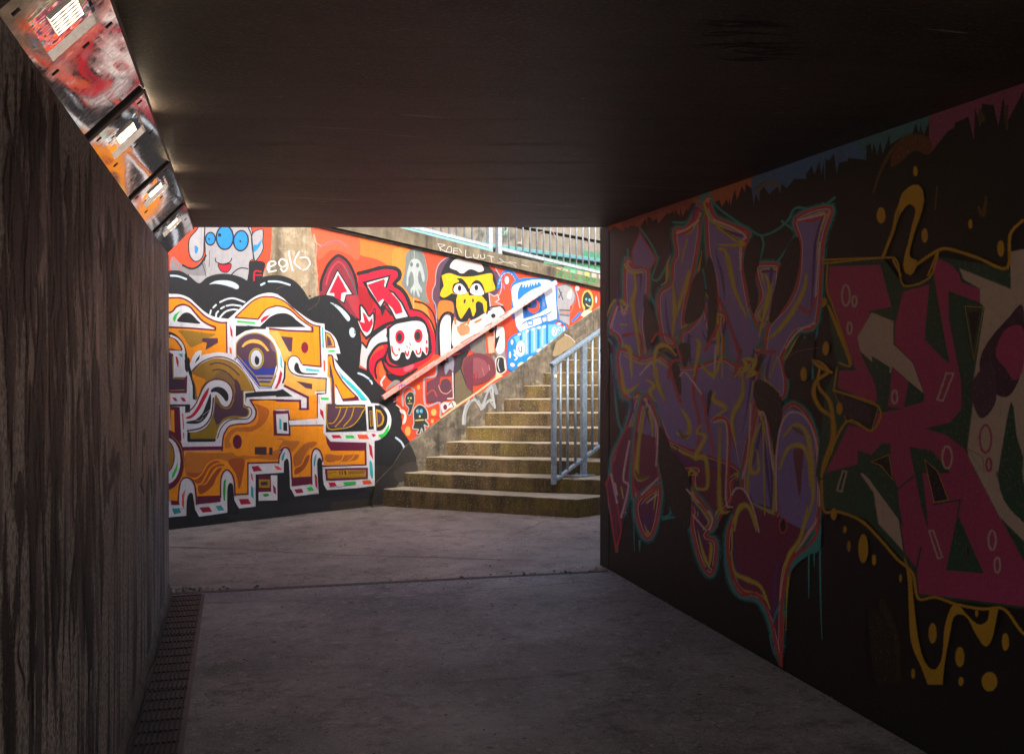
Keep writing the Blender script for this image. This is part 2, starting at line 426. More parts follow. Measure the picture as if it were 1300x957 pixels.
# plinth under the stair line, proud of the wall
pts = [(519, 561), (541, 545), (563, 529.6), (590, 511), (621, 491), (647, 473), (684, 446), (721, 416), (756, 392)]
pu = [MUR.hit(*p) for p in pts]; s = (pu[-1][1]-pu[0][1])/(pu[-1][0]-pu[0][0])
pu = [MUR.hit(470, 636), MUR.hit(476, 612), MUR.hit(498, 590), MUR.hit(510, 570)] + pu + [(UR, pu[-1][1]+s*(UR-pu[-1][0])*.9), (UR, -.04), (pu[0][0]-.05, -.04)]
pu = [(u, v) for u, v in pu]
pu[0] = (pu[0][0], 0.0); pu[-1] = (pu[0][0], -.04)
bm = bmesh.new(); extr(bm, MUR, pu, .045, .002); 
M_PLINTH = concrete('plinth_concrete', '74695a', '423c35', '8a806c', 6, '1f1c19', .95)
obj('plinth', bm, M_PLINTH, mw, bevel=.01)

# ramp behind the wall and the far wall above it
BK = MUR.shifted(-.42)
bm = bmesh.new()
prism(bm, [tuple(MUR.P(UL, 0, -.31)[:2]), tuple(MUR.P(UR, 0, -.31)[:2]), tuple(MUR.P(UR, 0, -2.6)[:2]), tuple(MUR.P(UL, 0, -2.6)[:2])], -.05,
      lambda i: [vt(UL)-.06, vt(UR)-.06, vt(UR)-.06, vt(UL)-.06][i])
tag(obj('ramp', bm, M_FLOOR), kind='structure')
FAR = MUR.shifted(-2.6)
def fu(px, py): return FAR.hit(px, py)
fw = empty('retaining_wall', FAR.P(3, 0, -.2)); tag(fw, 'high pale panelled concrete wall behind the ramp railing', 'wall')
# sloping courses with dark open joints
courses = [((500, 330), (760, 402)), ((540, 300), (760, 346)), ((520, 262), (760, 306)), ((520, 215), (760, 262)), ((520, 165), (760, 214))]
def fl(p, q):
    (u0, v0), (u1, v1) = fu(*p), fu(*q); return lambda u: v0+(v1-v0)*(u-u0)/(u1-u0)
ls = [fl(*c) for c in courses]
U0, U1 = -6.5, 13
bm = bmesh.new(); extr(bm, FAR, [(U0, -.05), (U1, -.05), (U1, ls[0](U1)-.01), (U0, ls[0](U0)-.01)], 0, -.25)
for i in range(len(ls)-1):
    a, b = ls[i], ls[i+1]; d = .0 if i % 2 == 0 else -.03
    extr(bm, FAR, [(U0, a(U0)+.01), (U1, a(U1)+.01), (U1, b(U1)-.03), (U0, b(U0)-.03)], d, -.25)
obj('wall_panel', bm, concrete('grey_panel_concrete', '8c8478', '6c655a', '7c7464', 4, '3a352c', .6), fw, bevel=.006)
bm = bmesh.new(); extr(bm, FAR, [(U0, -.05), (U1, -.05), (U1, ls[-1](U1)-.05), (U0, ls[-1](U0)-.05)], -.05, -.24)
obj('joint_backing', bm, M_BLACK, fw)
del bm
# teal pipe and green panels low on the far wall
bm = bmesh.new(); (u0, v0), (u1, v1) = fu(632, 314), fu(757, 331)
ext = 4.0; k = (v1-v0)/(u1-u0)
bar(bm, FAR.P(u0-3, v0-3*k, .04), FAR.P(u1+ext, v1+ext*k, .04), .09, .06, FAR.n)
obj('painted_ledge', bm, paint('5f9aa2', .7), fw, bevel=.01)

# ================================================================ steps
NST = 20
xs = [480, 505, 531, 558, 583, 608, 632, 655, 677, 698]; ys = [618, 598.6, 579, 561, 542, 524, 506.5, 489, 472.7, 457]
def u_of(px): return MUR.hit(px, 500)[0]
us = [u_of(x) for x in xs]; du = (us[-1]-us[0])/9
us = [us[0]+du*i for i in range(NST)]
RISE = .149; Z1 = .172*1.0667
zt = [Z1+RISE*i for i in range(NST)]
rz = [9.05, 9.385, 9.70, 10.02, 10.28, 10.55, 10.82]
while len(rz) < NST: rz.append(rz[-1]+.28)
rz = [z*1.0667 for z in rz]
c1 = floor_at(733, 633.5, Z1)                                    # outer corner of the bottom step
SD = c1                                                          # the open side runs through it, parallel to the wall
def side_pt(t): return SD + WU*t
def isect(p, d):                                                 # line p+d*s with the side line
    # solve p + d s = SD + WU t
    det = d.x*(-WU.y) - d.y*(-WU.x)
    rx, ry = SD.x-p.x, SD.y-p.y
    s = (rx*(-WU.y) - ry*(-WU.x))/det
    return p + d*s
st = empty('staircase', MUR.P(us[0]+.5, 0, .9)); tag(st, 'flight of mossy concrete steps climbing beside the mural wall', 'steps')
fronts = []
for i in range(NST):
    L = MUR.P(us[i], 0, .0); xr = (760-CX)/FPX*rz[i]; R = camw(xr, rz[i])
    if i == 0: R = c1
    d = (R-L) if i < 9 else (fronts[8][1]-fronts[8][0])
    R2 = isect(L, d); fronts.append((L, Vector((R2.x, R2.y, 0))))
endw, ends = MUR.P(us[-1]+3.2, 0, 0), isect(MUR.P(us[-1]+3.2, 0, 0), (fronts[-1][1]-fronts[-1][0]))
for i in range(NST):
    L, R = fronts[i]
    bm = bmesh.new()
    # front edge in pieces so the nosing can be chipped
    n = 26; fr = []
    for k in range(n+1):
        q = k/n; p = L.lerp(R, q); w = random.uniform(-.004, .004) - (.012 if random.random() < .10 else 0)
        fr.append(Vector((p.x, p.y, 0)) + FV*(-w))
    fr[0] = L.copy(); 
    lo, hi = [], []
    z0 = -.05 if i == 0 else zt[i-1]-.004
    for p in fr:
        lo.append(bm.verts.new((p.x, p.y, z0))); hi.append(bm.verts.new((p.x, p.y, zt[i]+random.uniform(-.003, .002))))
    for k in range(n): bm.faces.new((lo[k], lo[k+1], hi[k+1], hi[k]))
    be = [(ends.x, ends.y), (endw.x, endw.y)]
    bl = [bm.verts.new((x, y, z0)) for x, y in be]; bh = [bm.verts.new((x, y, zt[i])) for x, y in be]
    bm.faces.new((lo[-1], bl[0], bh[0], hi[-1])); bm.faces.new((bl[0], bl[1], bh[1], bh[0])); bm.faces.new((bl[1], lo[0], hi[0], bh[1]))
    bm.faces.new(hi+bh); bm.faces.new((lo+bl)[::-1])
    obj('step', bm, M_STEP, st, bevel=.012)
# landing at the top joins the street level
LZ = zt[-1]

# ================================================================ galvanised railing on the open side of the steps
q = (703-CX)/FPX*9.45*1.0667
Q1 = camw(q, 9.45*1.0667); RP = Plane(Q1, Q1+WU)
if RP.n.dot(WN) < 0: RP.n = -RP.n
def rh(px, py): return RP.hit(px, py)
u1_, zt1 = rh(703, 461); _, zb1 = rh(703, 611)
u2_, zt2 = rh(757, 423.5); _, zb2 = rh(757, 569)
kt = (zt2-zt1)/(u2_-u1_); kb = (zb2-zb1)/(u2_-u1_)
rg = empty('stair_railing', RP.P(u1_, 0)); tag(rg, 'galvanised steel railing with upright bars on the open side of the steps', 'railing')
RL = 4.2
tz = lambda u: zt1+kt*(u-u1_)
bz = lambda u: zb1+kb*(u-u1_)
bm = bmesh.new(); bar(bm, RP.P(u1_-.035, tz(u1_-.035)), RP.P(u1_+RL, tz(u1_+RL)), .06, .035, RP.n); obj('top_rail', bm, M_GALV, rg, bevel=.005)
bm = bmesh.new(); bar(bm, RP.P(u1_+.03, bz(u1_+.03)), RP.P(u1_+RL, bz(u1_+RL)), .045, .03, RP.n); obj('bottom_rail', bm, M_GALV, rg, bevel=.004)
bm = bmesh.new(); bar(bm, RP.P(u1_, zb1-.03), RP.P(u1_, tz(u1_)-.02), .045, .045, RP.n); obj('end_post', bm, M_GALV, rg, bevel=.005)
bars = [711.5, 720.5, 730.5, 752]; ub = [rh(x, 500)[0] for x in bars]
um = rh(741, 500)[0]; sp = .5*(ub[2]-ub[0])
u = ub[3]+sp
while u < u1_+RL-.05: ub.append(u); u += sp
posts = [um, um+1.5, um+3.0]
for u in ub:
    if min(abs(u-p) for p in posts) < .06: continue
    bm = bmesh.new(); tube(bm, RP.P(u, bz(u)), RP.P(u, tz(u)), .0135, 12); obj('baluster', bm, M_GALV, rg, smooth=True)
def step_z(p):          # height of the stair surface at a point
    z = 0
    for i in range(NST):
        L, R = fronts[i]; d = (R-L).normalized(); nn = Vector((-d.y, d.x, 0))
        if nn.dot(FV) < 0: nn = -nn
        if (p-L).dot(nn) > 0: z = zt[i]
    return z
for u in posts:
    p = RP.P(u, 0); z = step_z(p)
    bm = bmesh.new(); bar(bm, RP.P(u, z+.005), RP.P(u, tz(u)-.015), .065, .045, WU); ob = obj('post', bm, M_GALV, rg, bevel=.005)
    bm = bmesh.new(); box(bm, RP.P(u, z+.008), WU*.13, RP.n*.07, (0, 0, .007)); obj('base_plate', bm, M_GALV, rg, bevel=.003)
    for s_ in (-1, 1):
        bm = bmesh.new(); tube(bm, RP.P(u+s_*.1, z+.01), RP.P(u+s_*.1, z+.035), .013, 6); obj('bolt', bm, M_GALV, rg)
z = step_z(RP.P(um, 0))
bm = bmesh.new(); box(bm, RP.P(um+.16, z-.012), WU*.42, RP.n*.11, (0, 0, .016)); obj('footing', bm, M_CONC_D, rg, bevel=.006)
bm = bmesh.new(); box(bm, RP.P(u1_, tz(u1_)-.13, .0262), WU*.018, RP.n*.001, (0, 0, .016)); obj('sticker', bm, simple('white_sticker', 'd8d8d4', .5), rg)


# ================================================================ handrail on the mural wall
HP = MUR.shifted(.10)
ha, hb = HP.hit(486, 505), HP.hit(706, 358)
hr = empty('handrail', HP.P(ha[0], 0)); tag(hr, 'paint-spattered pink and white square handrail fixed along the mural wall', 'handrail')
def m_rail():
    t = NT('spattered_pink_rail')
    a = t.noise(9, 5, .65); b = t.noise(30, 4, .7)
    x = t.n('ShaderNodeSeparateXYZ'); t.l(t.pos, x.inputs[0])
    hi = t.ramp(x.outputs['Z'], .0, 1.0); e = hi.node.color_ramp; 
    mr = t.n('ShaderNodeMapRange'); t.l(x.outputs['Z'], mr.inputs[0]); mr.inputs[1].default_value = ha[1]+.35*(hb[1]-ha[1]); mr.inputs[2].default_value = hb[1]
    base = t.mix(mr.outputs[0], lin('d88a80'), lin('cfc8cc'))
    c = t.mix(t.ramp(a, .5, .6), base, lin('d99a90')); c = t.mix(t.math('MULTIPLY', t.ramp(b, .58, .64), .8), c, lin('b0342e'))
    c = t.mix(t.math('MULTIPLY', t.ramp(t.noise(45, 3, .6), .62, .68), .7), c, lin('6a5750'))
    t.col(c); t.rough(.5); t.bump(b, .2, .003); return t.m
M_RAIL = m_rail()
A, B = HP.P(*ha), HP.P(*hb)
rail_len = (B-A).length
bm = bmesh.new(); bar(bm, A, B, .036, .05, HP.n); obj('rail', bm, M_RAIL, hr, bevel=.006)
for q in (.08, .34, .62, .83):
    p = A.lerp(B, q); bm = bmesh.new()
    bar(bm, p+Vector((0, 0, -.03)), p+Vector((0, 0, -.085)), .02, .02, HP.n); bar(bm, p+Vector((0, 0, -.078)), p-HP.n*.098+Vector((0, 0, -.078)), .02, .02)
    tube(bm, p-HP.n*.086+Vector((0, 0, -.078)), p-HP.n*.099+Vector((0, 0, -.078)), .04, 14)
    obj('bracket', bm, M_IRON, hr)
# tiny blue scribble on the rail
# ================================================================ railings on the coping
TR = MUR.shifted(-.12)
M_GALV_SUNLIT = simple('sunlit_galvanised_steel', 'b4bcc2', .5, .2, 30, .15, '8a959e')  # galvanised steel made paler: the front light on the upper railings is in the colour
def top_railing(label, pa, pb, ulo, uhi, spx, x0, posts, teal=False):
    """pa, pb: two photo points on the bottom rail; bars spaced as in the photo"""
    (ua, va), (ub2, vb2) = TR.hit(*pa), TR.hit(*pb); k = (vb2-va)/(ub2-ua)
    f = lambda u: va+k*(u-ua)
    r = empty('ramp_railing', TR.P(ulo, f(ulo))); tag(r, label, 'railing', None)
    bm = bmesh.new(); bar(bm, TR.P(ulo, f(ulo)), TR.P(uhi, f(uhi)), .045, .04, TR.n); obj('bottom_rail', bm, M_GALV_SUNLIT, r, bevel=.004)
    bm = bmesh.new(); bar(bm, TR.P(ulo, f(ulo)+1.0), TR.P(uhi, f(uhi)+1.0), .05, .04, TR.n); obj('top_rail', bm, M_GALV_SUNLIT, r, bevel=.004)
    if teal:
        bm = bmesh.new(); bar(bm, TR.P(ulo, f(ulo)-.052, .03), TR.P(uhi, f(uhi)-.052, .03), .03, .045, TR.n); obj('painted_strip', bm, paint('84b4b8', .6), r, bevel=.004)
    u = TR.hit(x0, 300)[0]; 
    us_ = []; v = u
    while v < uhi-.03: us_.append(v); v += spx
    v = u-spx
    while v > ulo+.03: us_.append(v); v -= spx
    for v in us_:
        if min([abs(v-p) for p in posts]+[9]) < .04: continue
        bm = bmesh.new(); tube(bm, TR.P(v, f(v)), TR.P(v, f(v)+1.0), .011, 8); obj('baluster', bm, M_GALV_SUNLIT, r, smooth=True)
    for p in posts:
        bm = bmesh.new(); bar(bm, TR.P(p, vt(p)-.02), TR.P(p, f(p)+1.0), .06, .06, TR.u); obj('post', bm, M_GALV_SUNLIT, r, bevel=.005)
    return r
up = TR.hit(624.5, 300)[0]; up2 = TR.hit(631.5, 300)[0]
sp2 = TR.hit(658, 300)[0]-TR.hit(649, 300)[0]
sp1 = TR.hit(570, 300)[0]-TR.hit(560, 300)[0]
top_railing('upper left grey railing with a turquoise strip on the sloping coping', (540, 292.5), (623, 313.5), up-4.0, up-.03, sp1, 560, [up-.035, up-2.0, up-3.95], True)
top_railing('upper right grey railing above the blue one-eyed graffiti figure', (634, 316), (758, 345.5), up2, up2+6.0, sp2, 646, [up2+.02, up2+2.9, up2+5.9])

# ================================================================ lamps in the corner of the tunnel
A0 = Vector((-.500, 0, 1.6+.722)); A1 = Vector((-.318, 0, CEIL-.034)); CR = (A1-A0); WD = CR.length; CR.normalize()
AX = Vector((0, 1, 0)); NM = Vector((CR.z, 0, -CR.x))        # towards the tunnel
if NM.x < 0: NM = -NM
def lp(a, c, d=0.0): return A0 + AX*a + CR*c + NM*d
t = NT('lit_lamp_tubes')
wv = t.n('ShaderNodeTexWave', wave_type='BANDS', bands_direction='Y', wave_profile='SIN')
tc = t.n('ShaderNodeTexCoord'); t.l(tc.outputs['Object'], wv.inputs['Vector']); wv.inputs['Scale'].default_value = 14
wv2 = t.n('ShaderNodeTexWave', wave_type='BANDS', bands_direction='Z', wave_profile='SIN'); t.l(tc.outputs['Object'], wv2.inputs['Vector']); wv2.inputs['Scale'].default_value = 14
m_ = t.math('MULTIPLY', t.ramp(wv.outputs['Fac'], .35, .6), t.math('ADD', .35, t.math('MULTIPLY', wv2.outputs['Fac'], .65)))
t.col((.8, .78, .72, 1)); t.b.inputs['Emission Color'].default_value = (1, .86, .66, 1); t.l(t.math('MULTIPLY', m_, 2.2), t.b.inputs['Emission Strength'])
M_LIT = t.m
t = NT('lamp_glass'); t.col((.75, .75, .75, 1)); t.rough(.02); t.b.inputs['Metallic'].default_value = 1; t.b.inputs['Specular IOR Level'].default_value = 1.0
t.bump(t.noise(9, 2, .5), .25, .01); M_GLASS = t.m
t = NT('hidden_emitter_glow'); t.col((.8, .7, .6, 1)); t.b.inputs['Emission Color'].default_value = (1, .78, .52, 1); t.b.inputs['Emission Strength'].default_value = 42.0; M_HIDDEN_GLOW = t.m  # emission of the added strip hidden above each lamp cover
def make_lamp():
    r = empty('tunnel_lamp', (-.42, 0, CEIL)); tag(r, 'x', 'lamp', 'polished lamp boxes along the tunnel ceiling')
    L0, L1 = .05, 1.30; w0, w1, c0, c1 = .20, .54, .05, WD-.05
    bm = bmesh.new()
    def strip(a0, a1, b0, b1): box(bm, lp((a0+a1)/2, (b0+b1)/2, -.006), AX*(a1-a0)/2, CR*(b1-b0)/2, NM*.006)
    strip(L0, w0, 0, WD); strip(w1, L1, 0, WD); strip(w0+.0005, w1-.0005, 0, c0); strip(w0+.0005, w1-.0005, c1, WD)
    obj('cover', bm, M_MIRROR, r)
    bm = bmesh.new(); box(bm, lp((w0+w1)/2, WD/2, -.016), AX*(w1-w0+.02)/2, CR*(c1-c0+.01)/2, NM*.004); gl = obj('window', bm, M_GLASS, r)
    bm = bmesh.new(); box(bm, lp((w0+w1)/2+.01, WD/2+.01, -.012), AX*.062, CR*.042, NM*.006); obj('tube_grid', bm, M_LIT, r)
    for a, c in ((.13, .04), (.13, .24), (.62, .04), (.62, .15), (.62, .24), (.09, .14)):
        bm = bmesh.new(); box(bm, lp(a, min(c, WD-.03), .0012), AX*.004, CR*.011, NM*.0015); obj('screw', bm, M_BLACK, r)
    for a0 in (0.0, 1.35):
        if a0 == 0.0:
            bm = bmesh.new(); box(bm, lp(.022, WD/2, -.004), AX*.024, CR*(WD/2-.002), NM*.012); obj('end_cap', bm, M_BLACK, r, bevel=.004)
    bm = bmesh.new(); bar(bm, lp(L0, -.006, -.002), lp(1.35, -.006, -.002), .012, .02, NM); bar(bm, lp(L0, WD+.003, -.001), lp(1.35, WD+.003, -.001), .006, .008, NM)
    obj('edge_trim', bm, M_BLACK, r)
    bm = bmesh.new(); box(bm, Vector((-.358, (w0+w1)/2, CEIL-.014)), (.003, 0, 0), (0, .10, 0), (0, 0, .009)); obj('hidden_emitter', bm, M_HIDDEN_GLOW, r)  # unseen emitter added behind the trim to throw a glow on the ceiling
    return r
proto = make_lamp(); kids = list(proto.children)
gaps = [3.62-1.35*3, 3.62-1.35*2, 2.27, 3.62, 4.97, 6.31]
labs = ['lamp box hidden above the nearest wall, second behind the nearest seen one', 'lamp box just behind the nearest seen polished lamp', 'nearest polished steel lamp box, in the top left corner',
        'second polished lamp box from the top left corner, reflecting red and orange paint', 'third polished lamp box from the top left corner',
        'farthest polished lamp box, at the tunnel mouth above the end of the brown wall']
first = True
for a, lb in zip(gaps[2:], labs[2:]):
    if first: r = proto; first = False
    else:
        r = proto.copy(); C.objects.link(r)
        for ch in kids:
            c = ch.copy(); C.objects.link(c); c.parent = r; c.matrix_parent_inverse = ch.matrix_parent_inverse.copy()
    r.location = Vector((-.42, 0, CEIL)) + AX*a; r['label'] = lb

# ================================================================ drains
def drain():
    # grating along the left wall (photo px 189..254)
    pl = floor_at(226, 759); x0, x1 = -.42, -.235
    d = empty('drain_channel', (x0, 5, 0)); tag(d, 'rusty iron drain grating along the foot of the left wall', 'drain')
    y = JL.y-.06; n = 0
    bm = bmesh.new(); prism(bm, [(x0-.02, -3), (x1+.02, -3), (x1+.02, y+.02), (x0-.02, y+.02)], .0125, .014); obj('gully', bm, M_BLACK, d)
    while y > 1.5:
        L = .95; bm = bmesh.new()
        for k in range(9):
            x = x0+.008+(x1-x0-.016)*k/8; bar(bm, (x, y, .018), (x, y-L+.012, .018), .009, .010)
        m = int(L/.12)
        for k in range(m+1):
            yy = y-(L-.012)*k/m; bar(bm, (x0, yy, .0165), (x1, yy, .0165), .004 if 0 < k < m else .016, .006)
        obj('grating', bm, M_IRON, d); y -= L; n += 1
    return d
drain()
# slotted cross drain at the joint
sd = empty('slot_drain', (1, JL.y, 0)); tag(sd, 'narrow slotted drain crossing the floor at the tunnel mouth', 'drain')
dv = (JR-JL).normalized(); pv = Vector((-dv.y, dv.x, 0)); Lj = (JR-JL).length
bm = bmesh.new(); box(bm, (JL+JR)/2+pv*.05+Vector((0, 0, .004)), dv*Lj/2, pv*.035, (0, 0, .005)); obj('channel', bm, simple('drain_concrete', '5e5654', .8, 0, 30, .5, '3a3536'), sd)
n = int(Lj/.045)
for k in range(n):
    if k % 23 in (4, 17): continue
    bm = bmesh.new(); c = JL + dv*(k+.5)*Lj/n + pv*.05 + Vector((0, 0, .0095)); box(bm, c, dv*.010, pv*.016, (0, 0, .0015)); obj('slot', bm, M_BLACK, sd)
# dark gap between slab and outer paving
bm = bmesh.new(); box(bm, (JL+JR)/2+pv*.006+Vector((0, 0, .003)), dv*Lj/2, pv*.007, (0, 0, .004)); obj('joint_gap', bm, M_BLACK, sd)

# thin expansion joints in the paving
def joint(pts, w, z, name='path_joint'):
    q = [floor_at(*p) for p in pts]; bm = bmesh.new()
    for a, b in zip(q, q[1:]):
        d = (b-a); n_ = max(2, int(d.length/.12)); d.normalize(); s_ = Vector((-d.y, d.x, 0)); L0 = None
        for k in range(n_+1):
            p = a.lerp(b, k/n_) + s_*random.uniform(-.004, .004); ww = w*random.uniform(.5, 1.2)
            c_ = (bm.verts.new((p.x-s_.x*ww, p.y-s_.y*ww, z)), bm.verts.new((p.x+s_.x*ww, p.y+s_.y*ww, z)))
            if L0: bm.faces.new((L0[0], c_[0], c_[1], L0[1]))
            L0 = c_
    tag(obj(name, bm, M_BLACK), kind='structure')
joint([(214, 694), (300, 697), (420, 704), (560, 708), (680, 712)], .005, .003)
joint([(255, 768), (500, 762), (760, 739)], .004, .0155)
joint([(560, 871), (800, 851)], .006, .0155)
joint([(650, 680), (690, 662), (740, 655)], .003, .003)
# ================================================================ litter, leaves and grit blown against the foot of walls
M_LEAF = simple('dead_leaf', '6b5232', .8, var='a58c5c', bumpsc=8); M_GRIT = simple('grit', '8c8478', .9, var='4a4540', bumpsc=8)
bm = bmesh.new()
def leaf(p, s):
    a = random.uniform(0, 2*pi); n = 6; c = Vector(p)
    vs = []
    for k in range(n):
        q = 2*pi*k/n; e = Vector((cos(q)*s, sin(q)*s*.55, random.uniform(0, s*.35))); e.rotate(Matrix.Rotation(a, 3, 'Z')); vs.append(bm.verts.new(c+e))
    f = bm.faces.new(vs); f.material_index = 0
def pebble(p, s):
    r = bmesh.ops.create_icosphere(bm, subdivisions=1, radius=s, matrix=Matrix.Translation(p) @ Matrix.Diagonal((1, random.uniform(.6, 1), .5, 1)))
    for v in r['verts']:
        for f in v.link_faces: f.material_index = 1
for i in range(70):     # pile at the foot of the right pillar
    q = abs(random.gauss(0, .45)); p = JR - dv*(q*1.3+.0) + pv*random.gauss(.10, .06); p.z = .014
    (leaf if random.random() < .5 else pebble)(p, random.uniform(.006, .016) if random.random() < .5 else random.uniform(.004, .010))
for i in range(60):      # left corner
    p = JL + dv*abs(random.gauss(0, .25)) + pv*random.gauss(.16, .05); p.z = .006; (leaf if random.random() < .3 else pebble)(p, random.uniform(.004, .014))
for i in range(140):     # right wall foot
    p = Vector((2.64-abs(random.gauss(0, .03)), random.uniform(1.5, 6.9), .014)); (leaf if random.random() < .3 else pebble)(p, random.uniform(.003, .008))
for i in range(110):     # along the first step and the mural wall
    p = MUR.P(random.uniform(-1, us[0]), .004, abs(random.gauss(0, .02))+.01) if random.random() < .5 else fronts[0][0].lerp(fronts[0][1], random.random()) - FV*abs(random.gauss(0, .04))
    p.z = .005; (leaf if random.random() < .35 else pebble)(p, random.uniform(.004, .010))
for i in range(300):
    p = Vector((random.uniform(-.1, 2.5), random.uniform(2.5, 9.2), .014)); 
    if p.y > JL.y-.1: p.z = .003
    pebble(p, random.uniform(.002, .007))
for i in range(90):      # flattened gum and specks
    x, y = random.uniform(-.2, 2.6), random.uniform(2.2, 9.0); z = .0128 if y < JL.y-.15 else .0012
    if JL.y-.15 <= y <= JL.y+.25 or (y > JL.y and random.random() < .4): continue
    if (Vector((x, y, 0))-MUR.o).dot(MUR.n) < .1: continue
    if (Vector((x, y, 0))-fronts[0][0]).dot(FV) > -.1: continue
    r0 = random.uniform(.006, .017); vs = [bm.verts.new((x+r0*cos(a_)*random.uniform(.75, 1.1), y+r0*sin(a_)*random.uniform(.75, 1.1), z)) for a_ in [2*pi*k/9 for k in range(9)]]
    f_ = bm.faces.new(vs); f_.material_index = 2 if random.random() < .6 else 1
M_GUM = simple('trodden_gum', '2e2a2a', .7, var='3c3838', bumpsc=8)
tag(obj('litter', bm, [M_LEAF, M_GRIT, M_GUM]), 'scattered dead leaves and grit on the floor', 'litter', None, 'stuff')
# ================================================================ painting on a wall: flat shapes of spray paint, each a hair above the last
TILES = {'T1': (210, 360, 8.667), 'T2': (340, 360, 8.125), 'T3': (210, 450, 8.667), 'T4': (350, 450, 8.667), 'T5': (210, 550, 8.667), 'T6': (350, 550, 8.667),
         'T7': (620, 340, 8.667), 'T8': (540, 290, 5.652), 'U1': (450, 330, 8.667), 'U2': (450, 420, 8.667), 'U3': (500, 470, 8.667), 'U4': (560, 380, 8.667),
         'U5': (690, 410, 13.675), 'U8': (210, 285, 6.842), 'E': (540, 280, 5.417), 'Cc': (380, 280, 5.909),
         'G': (750, 230, 3.829), 'H': (750, 450, 3.829), 'I': (850, 640, 4.194), 'J': (1020, 100, 3.829), 'K': (1020, 320, 3.418), 'L': (1020, 580, 3.321), 'P': (0, 0, 1.0)}
class Canvas:
    def __init__(s, plane, owner, base=.0012, step=.00012, grit=.6, under='4a3f36'):
        s.pl, s.owner, s.base, s.step, s.grit, s.under = plane, owner, base, step, grit, under
        s.bins = {}; s.cur = None; s.tile = 'P'; s.grid = {}; s.rnd = random.Random(3)
    def part(s, name): s.cur = name; s.bins.setdefault(name, [])
    def t(s, tile): s.tile = tile
    def pts(s, txt):
        r = []; T = TILES[s.tile]
        for w in txt.split():
            if w in TILES: T = TILES[w]; continue
            x, y = w.split(','); r.append(Vector((T[0]+float(x)/T[2], T[1]+float(y)/T[2])))
        return r
    def sm(s, p, closed, n=5):
        if len(p) < 3: return p
        out = []; N = len(p)
        for i in range(N if closed else N-1):
            g = (lambda k: p[k % N]) if closed else (lambda k: p[max(0, min(N-1, k))])
            a, b, c, d = g(i-1), g(i), g(i+1), g(i+2)
            for k in range(n):
                q = k/n; out.append(.5*((2*b)+(c-a)*q+(2*a-5*b+4*c-d)*q*q+(3*b-a-3*c+d)*q**3))
        if not closed: out.append(p[-1])
        return out
    def layer(s, polys):
        cells = set(); tris = []
        for t in polys: tris += [(t[0], t[i], t[i+1]) for i in range(1, len(t)-1)]
        for t in tris:
            x0 = int(min(v.x for v in t)//2); x1 = int(max(v.x for v in t)//2); y0 = int(min(v.y for v in t)//2); y1 = int(max(v.y for v in t)//2)
            if (x1-x0) < 3 or (y1-y0) < 3:
                for i in range(x0, x1+1):
                    for j in range(y0, y1+1): cells.add((i, j))
            else:
                a, b, c = t; D = (b.y-c.y)*(a.x-c.x)+(c.x-b.x)*(a.y-c.y)
                if abs(D) < 1e-6: continue
                m = 2.5*max(abs(b.y-c.y)+abs(c.x-b.x), abs(c.y-a.y)+abs(a.x-c.x), abs(a.y-b.y)+abs(b.x-a.x))/abs(D)
                for i in range(x0, x1+1):
                    for j in range(y0, y1+1):
                        px, py = i*2+1, j*2+1
                        l1 = ((b.y-c.y)*(px-c.x)+(c.x-b.x)*(py-c.y))/D; l2 = ((c.y-a.y)*(px-c.x)+(a.x-c.x)*(py-c.y))/D
                        if l1 > -m and l2 > -m and 1-l1-l2 > -m: cells.add((i, j))
        L = 1+max([s.grid.get(c, 0) for c in cells] or [0])
        for c in cells: s.grid[c] = L
        return L
    def fill(s, col, p):
        if s.halo and isinstance(col, str) and len(p) > 5: s.stroke_(overspray(col), 1.8, p, True)
        q = [p[0]]
        for v in p[1:]:
            if (v-q[-1]).length > .02: q.append(v)
        if (q[0]-q[-1]).length < .02: q.pop()
        n = len(q)
        if n < 3: return
        vs, _, tr, *_r = delaunay_2d_cdt([Vector((v.x, v.y)) for v in q], [(i, (i+1) % n) for i in range(n)], [], 1, 1e-4)
        if not tr: return
        L = s.layer([[vs[i] for i in t] for t in tr]); s.bins[s.cur].append((col, list(vs), [tuple(t) for t in tr], [L*1.0]*len(vs)))
    halo = None
    def stroke(s, col, w, p, closed=False, taper=None):
        if s.halo and w >= 1.2 and isinstance(col, str):
            s.stroke_(overspray(col), w*s.halo+1.0, p, closed, taper)
        s.stroke_(col, w, p, closed, taper)
    def stroke_(s, col, w, p, closed=False, taper=None):
        # drop repeated points
        q = [p[0]]
        for v in p[1:]:
            if (v-q[-1]).length > .05: q.append(v)
        p = q
        if closed and (p[0]-p[-1]).length < .05: p = p[:-1]
        n = len(p)
        if n < 2: return
        vs, zs = [], []
        def dr(a, b): d = b-a; return d/(d.length or 1)
        for i in range(n):
            if closed: d0, d1 = dr(p[i-1], p[i]), dr(p[i], p[(i+1) % n])
            else: d0 = dr(p[max(i-1, 0)], p[max(i, 1)]); d1 = dr(p[min(i, n-2)], p[min(i+1, n-1)])
            t = d0+d1
            if t.length < .2: t = d1
            t.normalize(); nn = Vector((-t.y, t.x)); c = max(.55, nn.dot(Vector((-d1.y, d1.x))))
            ww = w/2/c
            if taper:
                f = i/(n-1); ww *= taper[0]+(taper[1]-taper[0])*f if len(taper) == 2 else (taper[0]+(taper[1]-taper[0])*f*2 if f < .5 else taper[1]+(taper[2]-taper[1])*(f*2-1))
            ww *= 1+s.rnd.uniform(-.06, .06)
            vs += [p[i]+nn*ww, p[i]-nn*ww]; zs += [.55*i/n]*2
        fs = []
        for i in range(n if closed else n-1):
            j = (i+1) % n; fs.append((2*i, 2*i+1, 2*j+1, 2*j))
